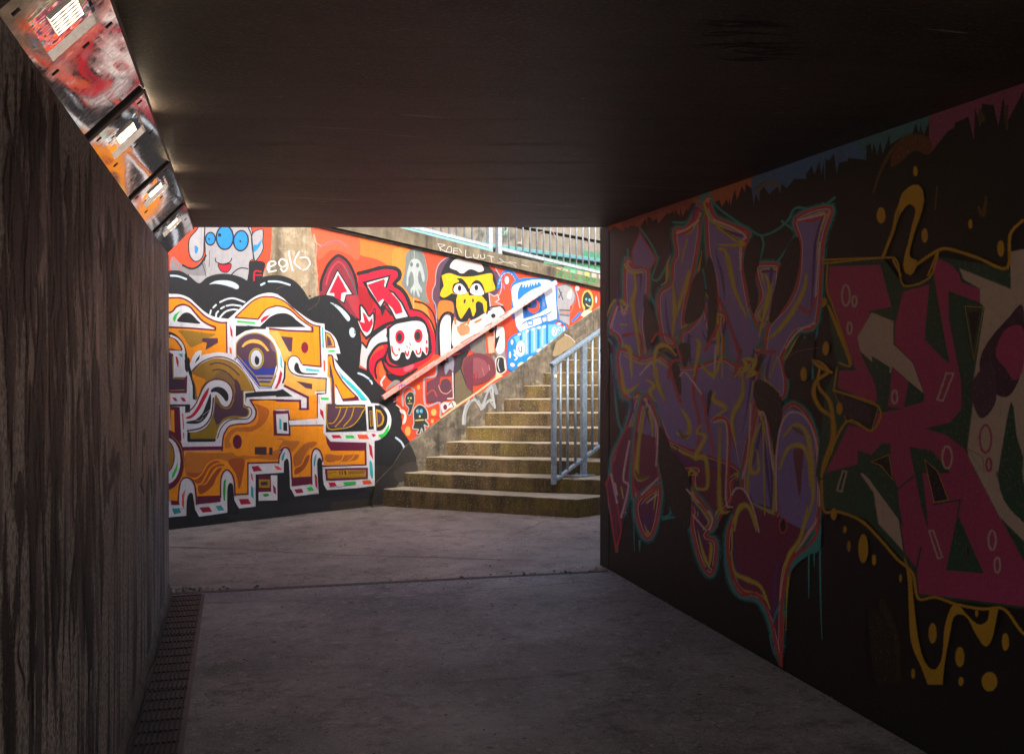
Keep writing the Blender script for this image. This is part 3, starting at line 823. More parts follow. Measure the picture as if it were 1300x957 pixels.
        if closed:     # start a fresh pair so the closing quad does not dive back
            k = len(vs); vs += [vs[0].copy(), vs[1].copy()]; zs += [.55, .55]; fs[-1] = (2*(n-1), 2*(n-1)+1, k+1, k)
        elif not taper:
            for i, dd in ((0, dr(p[1], p[0])), (n-1, dr(p[-2], p[-1]))):
                a = 2*i; k = len(vs); nn = Vector((-dd.y, dd.x)); m = vs[a]-p[i]; 
                sg = 1 if m.dot(nn) > 0 else -1
                r = m.length; cap = []
                for q in (1, 2, 3):
                    an = q*pi/4; cap.append(p[i]+nn*sg*cos(an)*r*1.0+dd*sin(an)*r)
                vs += cap; zs += [zs[a]]*3; fs.append((a, k, k+1, k+2, a+1))
        L = s.layer([[vs[i] for i in f] for f in fs])
        s.bins[s.cur].append((col, vs, fs, [L+z for z in zs]))
    # shorthands; curved by default, '-' suffix = straight
    def f(s, col, txt): s.fill(col, s.sm(s.pts(txt), True))
    def p(s, col, txt): s.fill(col, s.pts(txt))
    def l(s, col, w, txt, taper=None): s.stroke(col, w, s.sm(s.pts(txt), False), False, taper)
    def k(s, col, w, txt): s.stroke(col, w, s.pts(txt), False)
    def fo(s, col, oc, w, txt):
        q = s.sm(s.pts(txt), True); s.fill(col, q); s.stroke(oc, w, q, True)
    def po(s, col, oc, w, txt):
        q = s.pts(txt); s.fill(col, q); s.stroke(oc, w, q, True)
    def o(s, col, cx, cy, rx, ry, rot=0, oc=None, w=0, n=22):
        T = TILES[s.tile]; r = radians(rot)
        q = [Vector((T[0]+(cx+rx*cos(a)*cos(r)-ry*sin(a)*sin(r))/T[2], T[1]+(cy+rx*cos(a)*sin(r)+ry*sin(a)*cos(r))/T[2])) for a in [2*pi*i/n for i in range(n)]]
        if col: s.fill(col, q)
        if oc: s.stroke(oc, w, q, True)
    def build(s):
        for name, prims in s.bins.items():
            bm = bmesh.new(); cols = []
            for col, vs, fs, zs in prims:
                if col not in cols: cols.append(col)
                mi = cols.index(col); bv = []
                for v, z in zip(vs, zs):
                    u, h = s.pl.hit(v.x, v.y); bv.append(bm.verts.new(s.pl.P(u, h, s.base+z*s.step)))
                for f in fs:
                    if len(set(f)) < 3: continue
                    try: fc = bm.faces.new([bv[i] for i in f]); fc.material_index = mi
                    except ValueError: pass
            bm.normal_update()
            for f_ in bm.faces:
                if f_.normal.dot(s.pl.n) < 0: f_.normal_flip()
            me = bpy.data.meshes.new(name); bm.to_mesh(me); bm.free()
            for c in cols: me.materials.append(paint(c, s.grit, s.under) if isinstance(c, str) else c)
            o = link(bpy.data.objects.new(name, me)); o.parent = s.owner
            o.matrix_parent_inverse = Matrix.Translation(s.owner.location).inverted()
# colours of the bright mural (what the paint itself looks like)
Wt, Or, Mn, Gd, Pp, Ol, Cy, Gn, Rd, Rs, Kk, Bl = 'e8e6ee', 'ff9a0c', '6a0f38', 'a87c26', '55364a', 'b4930c', '2cc8d2', '22cf4c', 'c80c34', 'f2562c', '1b1d22', '2b3698'
Lo, Do, RO, Gy, Wh, Sb = 'eeb050', 'd06e20', 'ee4a28', 'a8a6ac', 'e6e0e0', '1c8ce6'
c = Canvas(MUR, mw)
c.part('graffiti_background')
# red-orange ground: right of the bare concrete up to the coping
c.p(RO, 'P 392,280 400,310 403,345 405,380 407,400 400,440 420,470 470,520 500,560 519,561 563,529 621,491 647,473 684,446 721,416 756,392 790,366 830,340 830,382 758,366 706,354.5 600,330.5 522,312.5 419,289.6 380,279')
c.f('ee7a2e', 'P 468,296 510,316 524,325 520,350 505,345 480,330 455,322 456,300')
c.f('ee8a34', 'P 500,316 522,318 528,345 545,400 552,440 535,420 515,380 500,350')
c.f('e8603c', 'P 396,288 430,296 455,302 455,330 440,322 420,318 405,330 400,310')
c.l('b86a70', 1.6, 'Cc 120,240 200,170 290,150 350,190'); c.l('c8605c', 1.2, 'Cc 130,225 210,180 300,170 380,220')
c.l('e89a86', 1.0, 'Cc 110,100 130,200 120,330 140,420'); c.l('f0b4a4', .8, 'Cc 105,110 120,160 160,190')
c.l('e2c0b0', .6, 'U1 655,0 652,300 650,660')
# grey ground behind the three-eyed figure, and left beyond it
c.p(RO, 'P 190,270 345,270 345,300 343,330 332,350 300,360 200,360 120,350 120,270')
c.fo(Gy, Kk, 1.2, 'U8 345,-60 700,-60 745,30 760,120 765,260 770,300 730,330 715,480 600,520 300,520 200,430 330,330 345,200')
c.fo(Gy, Kk, 1.3, 'U8 750,95 830,40 850,70 845,150 850,210 800,300 770,300')
c.l(Kk, 1.5, 'U8 720,30 745,90 755,180 765,300'); c.f(Sb, 'U8 765,180 800,175 835,130 825,180 790,225 768,240')
c.f(RO, 'U8 860,255 880,300 875,345 820,315')
c.fo('b4b2b8', Kk, 1.6, 'U8 335,-30 335,180 330,260 300,310 250,320 210,270 200,190 210,120 260,60')
c.f(Sb, 'U8 255,185 285,205 275,245 258,250'); c.f('8a888e', 'U8 60,280 140,350 230,390 330,310 345,440 180,430 50,400')
c.l(Kk, 2.6, 'U8 150,355 230,385 300,350 350,270'); c.l(Kk, .8, 'U8 320,340 340,400 352,450')
c.l('d8584c', 1.2, 'U8 60,290 100,350 130,400'); c.l(Kk, .6, 'U8 380,230 382,300 378,370')
c.part('graffiti_three_eyed_face')
c.o(Sb, 390, 125, 42, 52, 0, Kk, 1.7); c.o(Sb, 515, 115, 74, 103, 0, Kk, 1.9); c.t('U8')
c.bins['graffiti_three_eyed_face'].clear()
c.o(Sb, 390, 125, 42, 55, 0, Kk, 1.7); c.o(Sb, 655, 142, 64, 88, 5, Kk, 1.8); c.o(Sb, 515, 115, 74, 103, 0, Kk, 1.9)
c.o(Kk, 378, 127, 8, 9); c.o(Kk, 470, 92, 15, 16); c.o(Kk, 649, 147, 8, 10)
c.l(Kk, 1.3, 'U8 435,295 440,325 500,345 560,325 575,295'); c.fo(Rd, Kk, 1.3, 'U8 458,345 510,350 565,340 565,380 540,412 510,415 475,395')
c.l(Kk, 1.5, 'U8 560,450 610,400 660,378 715,385')
c.f(Kk, 'U8 740,320 860,330 850,420 830,470 720,500 725,400'); c.l(Rd, 1.9, 'U8 770,500 775,410 830,410'); c.l(Rd, 1.6, 'U8 780,440 835,440')
c.part('graffiti_tag')
for q in ('U8 900,330 903,380 898,415', 'U8 890,375 955,345 940,320 900,330 885,375 905,410 960,400', 'U8 1050,320 1010,300 985,335 1010,370 1050,350 1050,310 1060,370 1030,410 1000,385',
          'U8 1070,235 1085,320 1105,400', 'U8 1160,240 1120,330 1175,385', 'U8 1170,290 1230,290 1255,340 1225,385 1195,395'):
    c.l('dcdcdc', 2.0, q)
# ---------------- black bubbles and the black ground of the lettering
c.part('graffiti_black_ground')
KB = Kk
c.fill(KB, c.sm(c.pts('P 60,345 130,342'), False) + c.sm(c.pts('U8 -40,410 50,400 130,405 210,450 290,510 360,460 450,432 560,432 660,460 740,500 830,460 930,442 1030,450 1120,490 1190,560 1240,640 T2 430,160 500,130 580,120 680,140 790,200 880,310 940,450 965,600 960,720 940,860 U2 60,405 140,440 200,510 260,580 340,660 440,770 500,870 540,950 U3 60,400 80,480 90,580 80,640 110,690 170,780 200,860 240,950'), False) + c.pts('P 520,592 500,600 478,641 420,648 340,657 260,667 218,673 120,688 60,698'))
c.f('24262c', 'P 300,640 420,632 478,622 476,640 400,650 300,661')
c.p('3a332d', 'P 420,637 474,632 474,641 420,648.5')
c.f('2e2a28', 'P 440,600 475,590 500,600 480,636 470,625')
for q in ('U8 45,445 110,450 180,475', 'U8 895,495 985,498 1080,525', 'U2 40,465 95,485 155,525', 'U2 170,545 185,560 192,580', 'U8 830,525 860,510', 'U3 20,740 80,790 115,860 125,940'):
    c.l('c4d8ec', 2.4, q)
c.f('c4cfe0', 'U8 380,520 440,490 540,487 610,510 638,540 620,562 570,545 500,525 430,515')
c.f('c0d4e4', 'T2 640,195 700,215 780,270 840,340 845,375 825,388 790,350 740,285 680,225'); c.o('c0d4e4', 871, 505, 32, 52); 
c.bins['graffiti_black_ground'].pop()
c.t('T2'); c.o('c0d4e4', 871, 505, 32, 52, -8)
for q in ('T1 600,205 680,170 760,165 870,205', 'T1 670,245 740,235 830,248', 'T1 600,370 660,310 740,285 800,292', 'T1 525,265 555,235', 'T1 490,335 500,295', 'T1 555,365 560,330 580,305', 'T1 610,275 645,255'):
    c.l('d4dce8', 2.2, q)
c.l('7a6a50', .35, 'T2 530,140 520,190 470,240 410,275'); c.l('7a6a50', .3, 'U8 960,560 1040,530')
for i in range(60):
    x, y = c.rnd.uniform(385, 455), c.rnd.uniform(375, 440); c.t('P'); c.o(c.rnd.choice(['3a1a20', '30323a', '2a2c33']), x, y, c.rnd.uniform(.4, 1.4), c.rnd.uniform(.4, 1.2), 0, None, 0, 6)
# ---------------- orange lettering
c.part('graffiti_orange_lettering')
c.fill(Wt, c.pts('P 150,362 190,368') + c.sm(c.pts('T1 60,115 160,120 260,160 340,230 430,310 520,360 620,380 690,388'), False) + c.sm(c.pts('T1 740,345 840,255 960,160 1060,115 1160,103 1250,125 T2 90,110 160,155 260,250 380,340 480,398 583,415'), False)
       + c.pts('T2 585,475') + c.sm(c.pts('T2 590,478 650,510 700,570 730,650 748,722'), False) + c.sm(c.pts('T2 700,722 720,790 T4 640,40 670,90 720,160 830,270 940,390 1010,470 1050,535'), False)
       + c.sm(c.pts('T4 1060,535 1150,545 1225,595 1268,690 1262,790 1220,870 1150,930 1085,950'), False) + c.pts('T6 1085,100 1088,575 900,600 560,622')
       + c.pts('T6 530,570 470,662 210,695 168,612 T5 1225,735 1020,740 990,803 810,825 755,740 680,870 370,915 335,850 228,905 68,918 P 150,668'))
# --- left: partly hidden letter (goes on behind the tunnel wall)
c.p(Or, 'P 130,372 190,378 216,379 216,635 150,645')
c.fill(Or, c.sm(c.pts('P 170,372 T1 60,160 170,160 260,200 340,270 430,355 520,400 600,425 675,425'), False) + c.pts('T1 680,760 400,800 330,750 280,850 250,950 235,950') + c.sm(c.pts('T1 235,830 200,700 140,610 60,560'), False)+c.pts('P 180,425'))
c.l(Mn, 2.1, 'T1 -200,160 60,158 170,160 260,200 340,270 430,355 520,405 600,428 672,430'); c.k(Mn, 1.8, 'T1 668,425 672,590 675,760')
c.f(Wt, 'T1 -60,340 60,310 130,250 200,235 270,265 330,340 400,420 520,490 520,505 300,490 60,475 -60,470')
c.l(Mn, 2.3, 'T1 -100,350 60,315 120,255 190,232 265,255 330,330 400,405 470,450 545,480 545,510'); c.k(Mn, 2.2, 'T1 -100,470 60,480 300,492 545,512')
c.f(Kk, 'T1 130,415 160,360 200,325 250,320 300,350 345,400 380,440 250,432'); c.p(Gn, 'T1 78,390 100,340 165,295 130,350 100,425')
c.f(Gd, 'T1 140,515 280,520 420,540 550,560 420,620 400,650 330,680 280,700 230,640 190,570'); c.p(Pp, 'T1 405,600 575,600 578,650 440,730 455,650 402,640')
c.l(Kk, 4.2, 'T1 40,545 110,580 180,660 215,760 228,860 235,950 T3 250,60 250,130 290,250 315,350 315,480'); 
c.fo(Or, Mn, 1.8, 'T1 -60,590 60,590 130,640 175,735 60,725 -60,720'); c.l(Wt, 2.6, 'T1 60,575 130,610 185,680 205,760 T3 190,10 195,130')
c.p(Wt, 'T1 60,735 205,740 215,840 T3 190,60 185,190 240,230 265,280 265,540 60,545 60,440 235,435 225,240 90,235 100,60 60,0')
c.p('3ab8c4', 'T1 140,770 190,770 188,812 160,800'); c.po('3f2540', Mn, 1.4, 'T3 40,-20 80,0 85,255 215,255 215,405 40,410'); c.k(Ol, 1.0, 'T3 75,20 85,262 205,265'); c.k(Ol, 1.0, 'T3 55,395 205,390')
c.k(Mn, 2.2, 'T3 60,415 225,415 230,240'); c.p(Rd, 'T3 108,20 130,30 145,80 138,150 120,90'); c.p(Rd, 'T3 70,470 110,475 135,510 100,512'); c.p(Rd, 'T3 158,470 205,475 228,515 190,515')
c.p(Kk, 'T3 45,548 270,548 270,640 215,640 215,570 45,570'); c.p(Mn, 'T3 50,572 155,575 175,950 110,950 60,900'); c.p(Or, 'T3 60,610 95,610 100,900 60,860')
c.p(Wt, 'T3 155,575 215,575 215,640 235,950 T5 245,90 180,150 170,0'); c.p(Rs, 'T3 180,645 195,650 203,825 192,820'); c.p(Rs, 'T3 190,860 203,860 207,930 195,920')
c.k(Wt, 3.0, 'P 132,372 152,642'); c.k(Mn, 2.4, 'P 138,378 156,636'); c.fo(Wt, Mn, 1.2, 'P 150,400 175,392 196,402 200,430 178,440 152,430'); c.f(Kk, 'P 160,410 180,402 190,415 178,428 162,424')
c.p(Pp, 'P 160,470 190,468 192,500 164,506'); c.l(Mn, 1.8, 'P 150,520 170,540 180,580 176,640'); c.l('bd6524', 2.4, 'P 160,540 170,570 190,590 200,625'); c.fill(Kk, c.pts('P 160,690')+c.sm(c.pts('P 164,640 172,618 182,612 190,622 194,650'), False)+c.pts('P 198,680'))
c.p(Rd, 'P 140,440 146,440 150,462 144,462'); c.p(Gn, 'P 144,520 150,520 154,545 148,545'); c.l(Wt, 1.8, 'P 162,650 170,618 182,608 192,618 198,660')
# --- brown scroll
c.fill(Wt, c.sm(c.pts('T1 285,950 280,880 300,800 350,745 400,735'), False)+c.sm(c.pts('T1 395,790 480,770 600,755 700,780 770,820 880,930'), False)+c.pts('T3 990,240 1010,400 960,400 900,250 700,60 500,40 330,130 290,190'))
c.p(Kk, 'T1 320,880 340,830 380,780 370,830')
c.fill('8a6a3c', c.sm(c.pts('T3 290,200 340,140 440,75 560,40 680,60 790,120 880,220 940,330 975,400'), False)+c.pts('T3 860,402 860,540')+c.sm(c.pts('T3 900,580 925,630 900,680 800,700 700,710 640,740 590,800 560,880 545,930'), False)+c.pts('T3 270,925 250,855')+c.sm(c.pts('T3 340,850 430,810 480,750 510,680 530,600 540,460'), False)+c.sm(c.pts('T3 560,455 600,540 660,580 720,540 745,440 720,350 640,285 550,275 460,310 400,380 340,500 325,480 320,350 290,270'), False))
c.f(Gd, 'T3 310,210 420,110 560,55 700,95 800,160 880,260 945,390 830,385 780,300 700,230 600,180 520,260 420,330 370,430 350,350')
c.f(Or, 'T3 290,215 350,240 440,280 400,350 350,470 330,340')
c.f(Pp, 'T3 830,400 855,410 855,560 900,600 905,650 880,680 750,670 640,700 590,760 530,740 545,560 560,530 620,590 700,590 740,520 760,460 770,420')
c.f(Pp, 'T3 770,270 820,340 830,470 800,560 760,560 770,420 760,330'); c.f('9a7a10', 'T3 520,690 560,800 540,910 280,915 265,865 400,850 480,790')
c.l(Mn, 1.6, 'T3 290,185 350,120 440,60 570,25 690,45 800,110 900,230 960,350 985,410'); c.l(Ol, 1.1, 'T3 300,205 360,140 450,80 570,48 690,65 790,125 880,235 940,345 960,395'); c.k(Ol, 1.0, 'T3 960,400 855,402 858,575')
c.l(Ol, 1.1, 'T3 858,575 900,595 918,640 880,685 760,683 690,695 620,740 580,810 550,915'); c.l(Pp, 1.4, 'T3 880,570 935,590 945,650 900,705 780,710 700,725 640,770 600,830 570,920')
c.l(Pp, 1.7, 'T3 490,110 560,92 640,105 720,145 810,225'); c.l(Pp, 1.7, 'T3 520,175 590,165 660,190 730,250 790,340 815,420 810,500')
c.fill(Wt, c.sm(c.pts('T3 215,640 270,630 330,570 375,490 430,370 500,305 570,285 640,300 710,360 725,440 705,530 665,560 620,520 590,470 540,430 520,440'), False)+c.sm(c.pts('T3 515,560 505,660 470,750 400,800 240,835'), False)+c.pts('T3 235,740 215,700'))
c.l(Mn, 1.6, 'T3 220,635 280,605 330,545 370,460 420,355 490,290 580,272 660,295 720,355 740,440 715,540 665,580 610,550 570,480'); c.l(Ol, .8, 'T3 545,470 555,445 580,500 620,560 670,595 720,570 750,490')
c.f(Kk, 'T3 500,390 530,365 580,355 640,375 685,430 690,490 665,515 630,470 590,430 550,410 505,415'); c.f(Kk, 'T3 495,430 498,560 475,640 420,720 350,760 235,757 240,735 330,715 400,650 440,560')
c.f(Rd, 'T3 218,695 290,655 350,570 410,450 475,362 465,430 420,520 370,610 310,680 260,705'); c.k('c8d0d8', .5, 'T3 410,665 490,605'); c.l('c8d0d8', .5, 'T3 330,725 380,725 410,690')
c.l(Pp, 1.9, 'T3 240,838 350,820 430,780 490,700 515,600 525,480'); c.p(Kk, 'T3 240,845 270,860 270,930 560,930 545,950 240,950'); c.p(Kk, 'T5 245,0 270,10 270,60 555,62 545,90 245,95')
# --- disc with an eye
c.fill(Wt, c.sm(c.pts('T1 690,390 740,400 800,450 780,600'), False)+c.pts('T1 760,820 T3 790,70 1010,400 1240,400')+c.sm(c.pts('T3 1290,340 1300,200 T1 1300,800 1280,700 1230,600 1140,520 1020,505 900,530 800,590'), False))
c.p(Kk, 'T1 772,462 1120,478 1110,500 1000,495 880,520 772,585')
c.fill(Bl, c.sm(c.pts('T1 780,820 770,700 790,640 870,570 960,545 1060,560 1150,620 1210,720 1230,850 T3 1225,0 1215,130'), False)+c.pts('T3 1160,360 1030,355 790,40'))
c.f(Pp, 'T1 785,790 780,690 810,635 890,575 990,555 1090,585 1170,650 1215,760 1225,900 1130,930 1050,900 850,830')
c.f('7a5a70', 'T1 1150,640 1190,690 1215,750 1180,740 1150,690'); c.fill(Ol, c.pts('T3 985,228 1190,228 1170,345 1040,345')); c.p(Bl, 'T3 1000,245 1180,245 1175,272 1015,268'); c.p(Bl, 'T3 1018,288 1160,290 1150,312 1030,308'); c.k(Ol, 1.0, 'T3 790,10 985,235')
c.fill(Ol, c.sm(c.pts('T1 835,700 880,640 970,612 1060,640 1140,740'), False)+c.sm(c.pts('T1 1120,740 1070,690 1020,655 940,650 880,670 850,700'), False)); c.bins[c.cur].pop()
c.fill(Lo, c.sm(c.pts('T1 835,695 880,640 970,612 1060,640 1142,740'), False)+c.sm(c.pts('T1 1115,742 1080,700 1030,665 950,652 890,672 855,700'), False))
c.l(Ol, 1.5, 'T3 1160,345 1220,180 T1 1230,900 1215,740 1160,630 1060,560 960,545 860,575 780,660 775,820'); c.l('4a3a80', 1.4, 'T1 765,840 762,660 T1 770,650'); c.k('2a3898', 1.0, 'T3 770,30 1030,372 1160,370 1215,230')
c.t('T1'); c.o(Ol, 998, 825, 84, 118); c.o('c8ccd8', 998, 825, 66, 98, 0, '5a4a50', .8); c.f(Kk, 'T1 1000,795 1030,830 1025,880 1000,893 980,860 985,810')
c.p(Cy, 'T1 1262,770 1280,830 1285,940 1262,900'); c.p(Rd, 'T3 1265,170 1285,210 1265,300 1225,370 1195,380 1230,310')
# --- white upright with flashes
c.p(Wt, 'T1 690,400 770,450 772,820 690,780'); c.p(Rd, 'T1 705,450 735,520 738,595 715,570'); c.p(Rs, 'T1 700,695 725,715 730,780 705,760')
# --- upper arch and the S
c.fill(Or, c.sm(c.pts('T1 770,370 860,280 960,195 1060,150 1150,148 T2 60,140 160,180 260,270 370,370 450,425 535,448'), False)+c.pts('T2 548,850 345,838')+c.sm(c.pts('T2 330,800 290,755 240,745 T4 170,20 135,90 160,170'), False)+c.pts('T4 105,100 T2 155,800 130,700 60,570 10,510 15,470 440,490')+c.sm(c.pts('T2 440,450 330,370 240,280 160,240 80,230 0,260'), False)+c.pts('T1 1100,300 1030,390'))
c.f('f0b45c', 'T2 15,500 100,490 140,560 230,700 240,740 190,760 150,780 110,640 50,560')
c.l(Mn, 1.8, 'T1 765,372 860,280 960,190 1060,148 1150,145 T2 60,140 160,178 260,262 370,365 450,420 540,445'); c.k(Mn, 1.8, 'T1 765,372 1015,392'); c.l(Mn, 1.6, 'T1 1015,395 1060,330 1120,275 1200,250 T2 80,230 160,240 240,280 330,365 460,455')
c.k(Mn, 2.3, 'T2 460,450 460,495 200,485 15,465'); c.k(Mn, 1.8, 'T2 532,440 545,855 345,835')
c.fill(Wt, c.sm(c.pts('T1 1040,400 1090,330 1160,275 T2 60,250 120,245 200,275 290,350 430,450'), False)+c.pts('T2 438,472 10,440')+c.pts('T1 1110,500 1060,470 780,455 780,385 1020,400'))
c.fill(Kk, c.sm(c.pts('T2 -90,450 -40,400 20,345 90,312 170,305 240,330 310,390 390,450'), False)); c.p(Kk, 'T1 880,460 1050,480 1110,440 1110,470 1100,500 1000,500'); c.p(Gn, 'T1 785,405 985,425 985,445 785,430'); c.p(Rd, 'T1 1045,400 1080,365 1155,338 1110,390 1050,435')
c.p(Pp, 'T2 130,542 255,555 245,700 215,700'); c.t('T2'); c.o('8a0c30', 379, 660, 37, 58)
c.fill(Wt, c.sm(c.pts('T4 290,110 260,60 210,20 160,40 135,100 155,180 210,220 290,240'), False)+c.pts('T4 540,255 545,150 290,125')); c.l(Pp, 1.4, 'T4 280,100 250,40 200,14 150,35 130,100 150,170 200,215 290,240 550,265')
c.f(Kk, 'T4 215,95 245,100 260,150 300,200 440,208 450,222 310,220 240,205 200,160'); c.p(Cy, 'T4 325,148 480,170 470,188 335,180'); c.p(Rs, 'T4 520,60 542,70 542,185 525,185')
c.p(Cy, 'T2 555,450 568,450 580,665 562,660'); 
# tail of the S going down
c.fill(Lo, c.pts('T4 105,90 150,190')+c.sm(c.pts('T4 200,235 300,255 550,275'), False)+c.pts('T4 545,400 430,405 450,700 360,700 365,615 360,465 90,340')); c.p(Or, 'T4 360,460 445,440 455,700 420,690 365,620')
c.k(Ol, 1.0, 'T4 550,280 545,395 440,400'); c.k(Pp, 1.6, 'T4 555,265 550,430 450,430'); c.k(Mn, 1.3, 'T4 455,440 455,705'); c.p(Pp, 'T4 220,290 398,322 398,380 330,370'); 
c.k(Kk, 2.2, 'T4 75,310 95,250 100,80')
# black notch and white frame of the body top
c.p(Kk, 'T3 875,425 1010,408 1300,395 T4 70,380 190,455 0,455 T3 1240,450 890,470 880,540'); c.p(Kk, 'T4 0,400 75,380 200,460 0,470')
c.po(Wt, Wt, .4, 'T4 90,355 310,490 310,555 275,555 275,495 0,490 0,468 190,462 75,378'); c.k(Mn, 3.0, 'T4 95,345 350,470 350,605 265,605'); c.p(Wt, 'T4 275,495 310,490 310,555 278,555')
# --- orange body
c.fill(Or, c.pts('T3 945,500 1300,500 T4 0,520 255,520 255,610 365,610 450,700 450,712 155,712 150,600 0,600 0,880 160,880 165,788 525,785 540,900 T6 550,20 565,110 605,190 980,190 980,338 532,350')
       + c.sm(c.pts('T6 515,270 480,185 435,160 400,195 388,280 388,470'), False)+c.pts('T6 170,485')+c.sm(c.pts('T6 170,300 150,190 100,150 50,170 28,240 25,315'), False)+c.pts('T5 1245,310 900,320 905,662 762,665')
       + c.sm(c.pts('T5 755,540 730,450 680,400 640,410 610,470 605,560 600,680'), False)+c.pts('T5 340,690')+c.sm(c.pts('T5 320,580 280,500 220,480 165,520 140,610 130,740'), False)+c.pts('T5 70,740 P 205,636 205,570 T5 200,195 625,188')
       + c.sm(c.pts('T5 630,60 T3 640,870 690,800 760,775 900,760 970,700 990,620 960,560 930,520'), False))
c.l(Mn, 1.9, 'T5 620,190 630,60 T3 650,860 700,790 790,765 910,755 980,700 995,620 965,560 935,510'); c.k(Mn, 2.6, 'T3 930,500 1300,502 T4 0,505 265,508 268,600'); c.k(Mn, 2.6, 'T4 262,598 355,600')
c.k(Mn, 4.4, 'T5 180,168 615,160')
c.f(Do, 'T3 1130,600 1120,700 1060,780 960,840 860,850 760,830 830,800 950,790 1010,740 1020,640 1000,580 980,540'); c.f('cf7a2a', 'T3 720,830 800,800 900,850 800,840 730,880 700,950 T5 720,140 660,160 650,60')
c.f('cc7626', 'T5 220,220 400,215 640,215 720,210 800,250 870,240 980,250 1220,180 1250,140 1300,60 T6 0,60 150,80 260,90 200,180 170,200 100,130 40,180 T5 1230,290 880,290 830,560 800,600 780,480 740,380 660,310 560,290 480,310 400,440 320,490 250,470 215,440')
c.f('b4551c', 'T5 230,430 380,430 460,320 560,300 650,350 560,370 500,440 440,540 360,560 310,520'); c.f('a9501c', 'T5 360,570 440,560 500,480 560,400 620,380 560,480 520,570 430,650 370,660'); c.f('b4551c', 'T5 690,300 860,280 850,450 810,600 780,460')
for q in ('T5 250,480 330,495 400,440 450,350 520,300 600,290 680,320', 'T5 330,560 390,550 440,470 490,380 560,335 640,330 710,380'): c.l(Or, 2.0, q)
c.t('T5'); c.o(Or, 798, 120, 66, 118); c.o(Mn, 788, 93, 50, 78); c.p('4a2c38', 'T5 980,150 1110,148 1110,235 980,232'); c.p('4a2c38', 'T5 1138,155 1175,155 1175,238 1138,235')
c.k(Mn, 1.8, 'T5 1245,318 905,325 905,665 762,672'); c.l(Mn, 1.8, 'T5 762,680 755,540 735,460 690,405 650,410 615,470 605,560 605,700'); c.p(Mn, 'T5 345,690 605,682 605,750 345,778')
c.l(Mn, 1.9, 'T5 340,780 325,590 285,505 220,485 170,520 148,610 135,760'); c.p(Mn, 'T5 60,738 145,740 155,785 60,785')
c.l(Mn, 1.8, 'T5 1245,330 1250,250 1290,170 T6 40,195 100,152 150,190 168,290 175,500'); c.p(Mn, 'T6 172,488 392,472 395,555 172,580'); c.l(Mn, 1.8, 'T6 395,560 390,300 405,200 440,165 485,195 515,280 530,360 990,345')
c.f('bf6a24', 'T6 190,260 230,200 310,120 400,90 450,110 360,200 300,330 230,380 200,360'); c.f('ad531c', 'T6 210,390 280,350 340,250 370,240 350,320 300,400 240,445 205,450'); c.f('bf6a24', 'T6 550,230 700,240 900,230 900,270 850,300 700,310 560,310')
for q in ('T6 200,220 260,150 330,100 420,80', 'T6 210,375 280,340 330,230 380,160', 'T6 650,310 720,290 750,220', 'T6 780,310 840,270 870,215'): c.l(Or, 1.4, q)
c.p(Mn, 'T6 545,20 600,90 995,100 995,188 605,190 560,110'); c.k(Mn, 2.4, 'T6 985,190 988,342')
# left medallion
c.t('T5'); c.o(Mn, 20, 290, 185, 330); c.o(Wt, 10, 300, 152, 255); c.o(Gd, 0, 250, 95, 175, 0, Mn, 1.4); c.p(Gn, 'T5 65,500 70,450 105,380 135,300 125,400 95,470')
c.l(Ol, .8, 'T5 60,20 150,120 190,250 200,400 170,520 90,620')
# white window in body
c.p(Mn, 'T3 1180,615 1300,620 T4 140,610 155,700 160,895 0,890 T3 1190,890'); c.p(Wt, 'T3 1215,655 T4 130,650 140,870 T3 1225,865'); c.f(Cy, 'T3 1255,700 1272,760 1270,825 1250,800'); c.p('2ec4cc', 'T4 35,700 60,715 62,820 38,820'); c.p(Kk, 'T4 80,745 122,745 125,845 80,835')
# white bar to the right
c.po(Wt, Mn, 1.5, 'T4 140,722 445,718 530,700 530,775 150,780'); c.p(Wt, 'T4 140,725 540,700 540,770 150,775')
# white upright right of centre
c.p(Wt, 'T4 560,260 605,270 610,530 550,540 545,880 600,950 T6 540,0 520,0 T4 525,760 440,740 460,690 465,445 555,430'); c.p(Gn, 'T4 490,470 580,475 580,500 500,498'); c.p(Rd, 'T4 483,595 520,625 528,720 485,650')
for q in ('T4 410,520 470,515', 'T4 470,460 480,540', 'T4 440,720 450,760 430,750'): c.k('d04a50', .5, q)
# --- flag shape on the right
c.p(Wt, 'T4 505,0 560,0 600,250 560,260 540,250 520,180'); c.p(Rs, 'T4 520,60 542,70 542,185 525,185')
c.po(Lo, Mn, 1.2, 'T2 590,500 640,520 680,590 692,655 600,658'); c.po(Pp, 'b8860c', .8, 'T2 605,530 640,560 665,640 608,645'); c.p(Gn, 'T2 620,690 690,686 690,702 620,706')
c.fill(Or, c.pts('T4 565,20 610,15')+c.sm(c.pts('T4 630,130 670,210 740,310 900,465'), False)+c.pts('T4 740,505 650,320 650,545 610,545 590,240 568,240')); c.p(Pp, 'T4 585,50 610,150 640,300 650,570 575,760 580,560 612,545 612,300 590,230')
c.l(Mn, 1.9, 'T4 575,8 620,20 640,130 680,215 750,320 900,478'); c.p(Mn, 'T4 880,455 920,500 740,515 735,485 850,470'); c.k(Mn, 1.2, 'T4 655,330 740,510'); c.p(Wt, 'T4 668,365 735,515 990,510 985,550 668,552')
c.k(Ol, 1.0, 'T4 575,30 568,235 605,260 612,540 560,545'); c.p(Cy, 'T4 680,165 740,240 830,315 930,410 1005,500 940,500 890,420 800,330 720,250')
c.p(Kk, 'T4 550,545 575,545 660,552 980,552 1000,840 548,850'); c.p(Pp, 'T4 570,560 660,540 670,575 960,575 920,680 830,780 720,815 570,800')
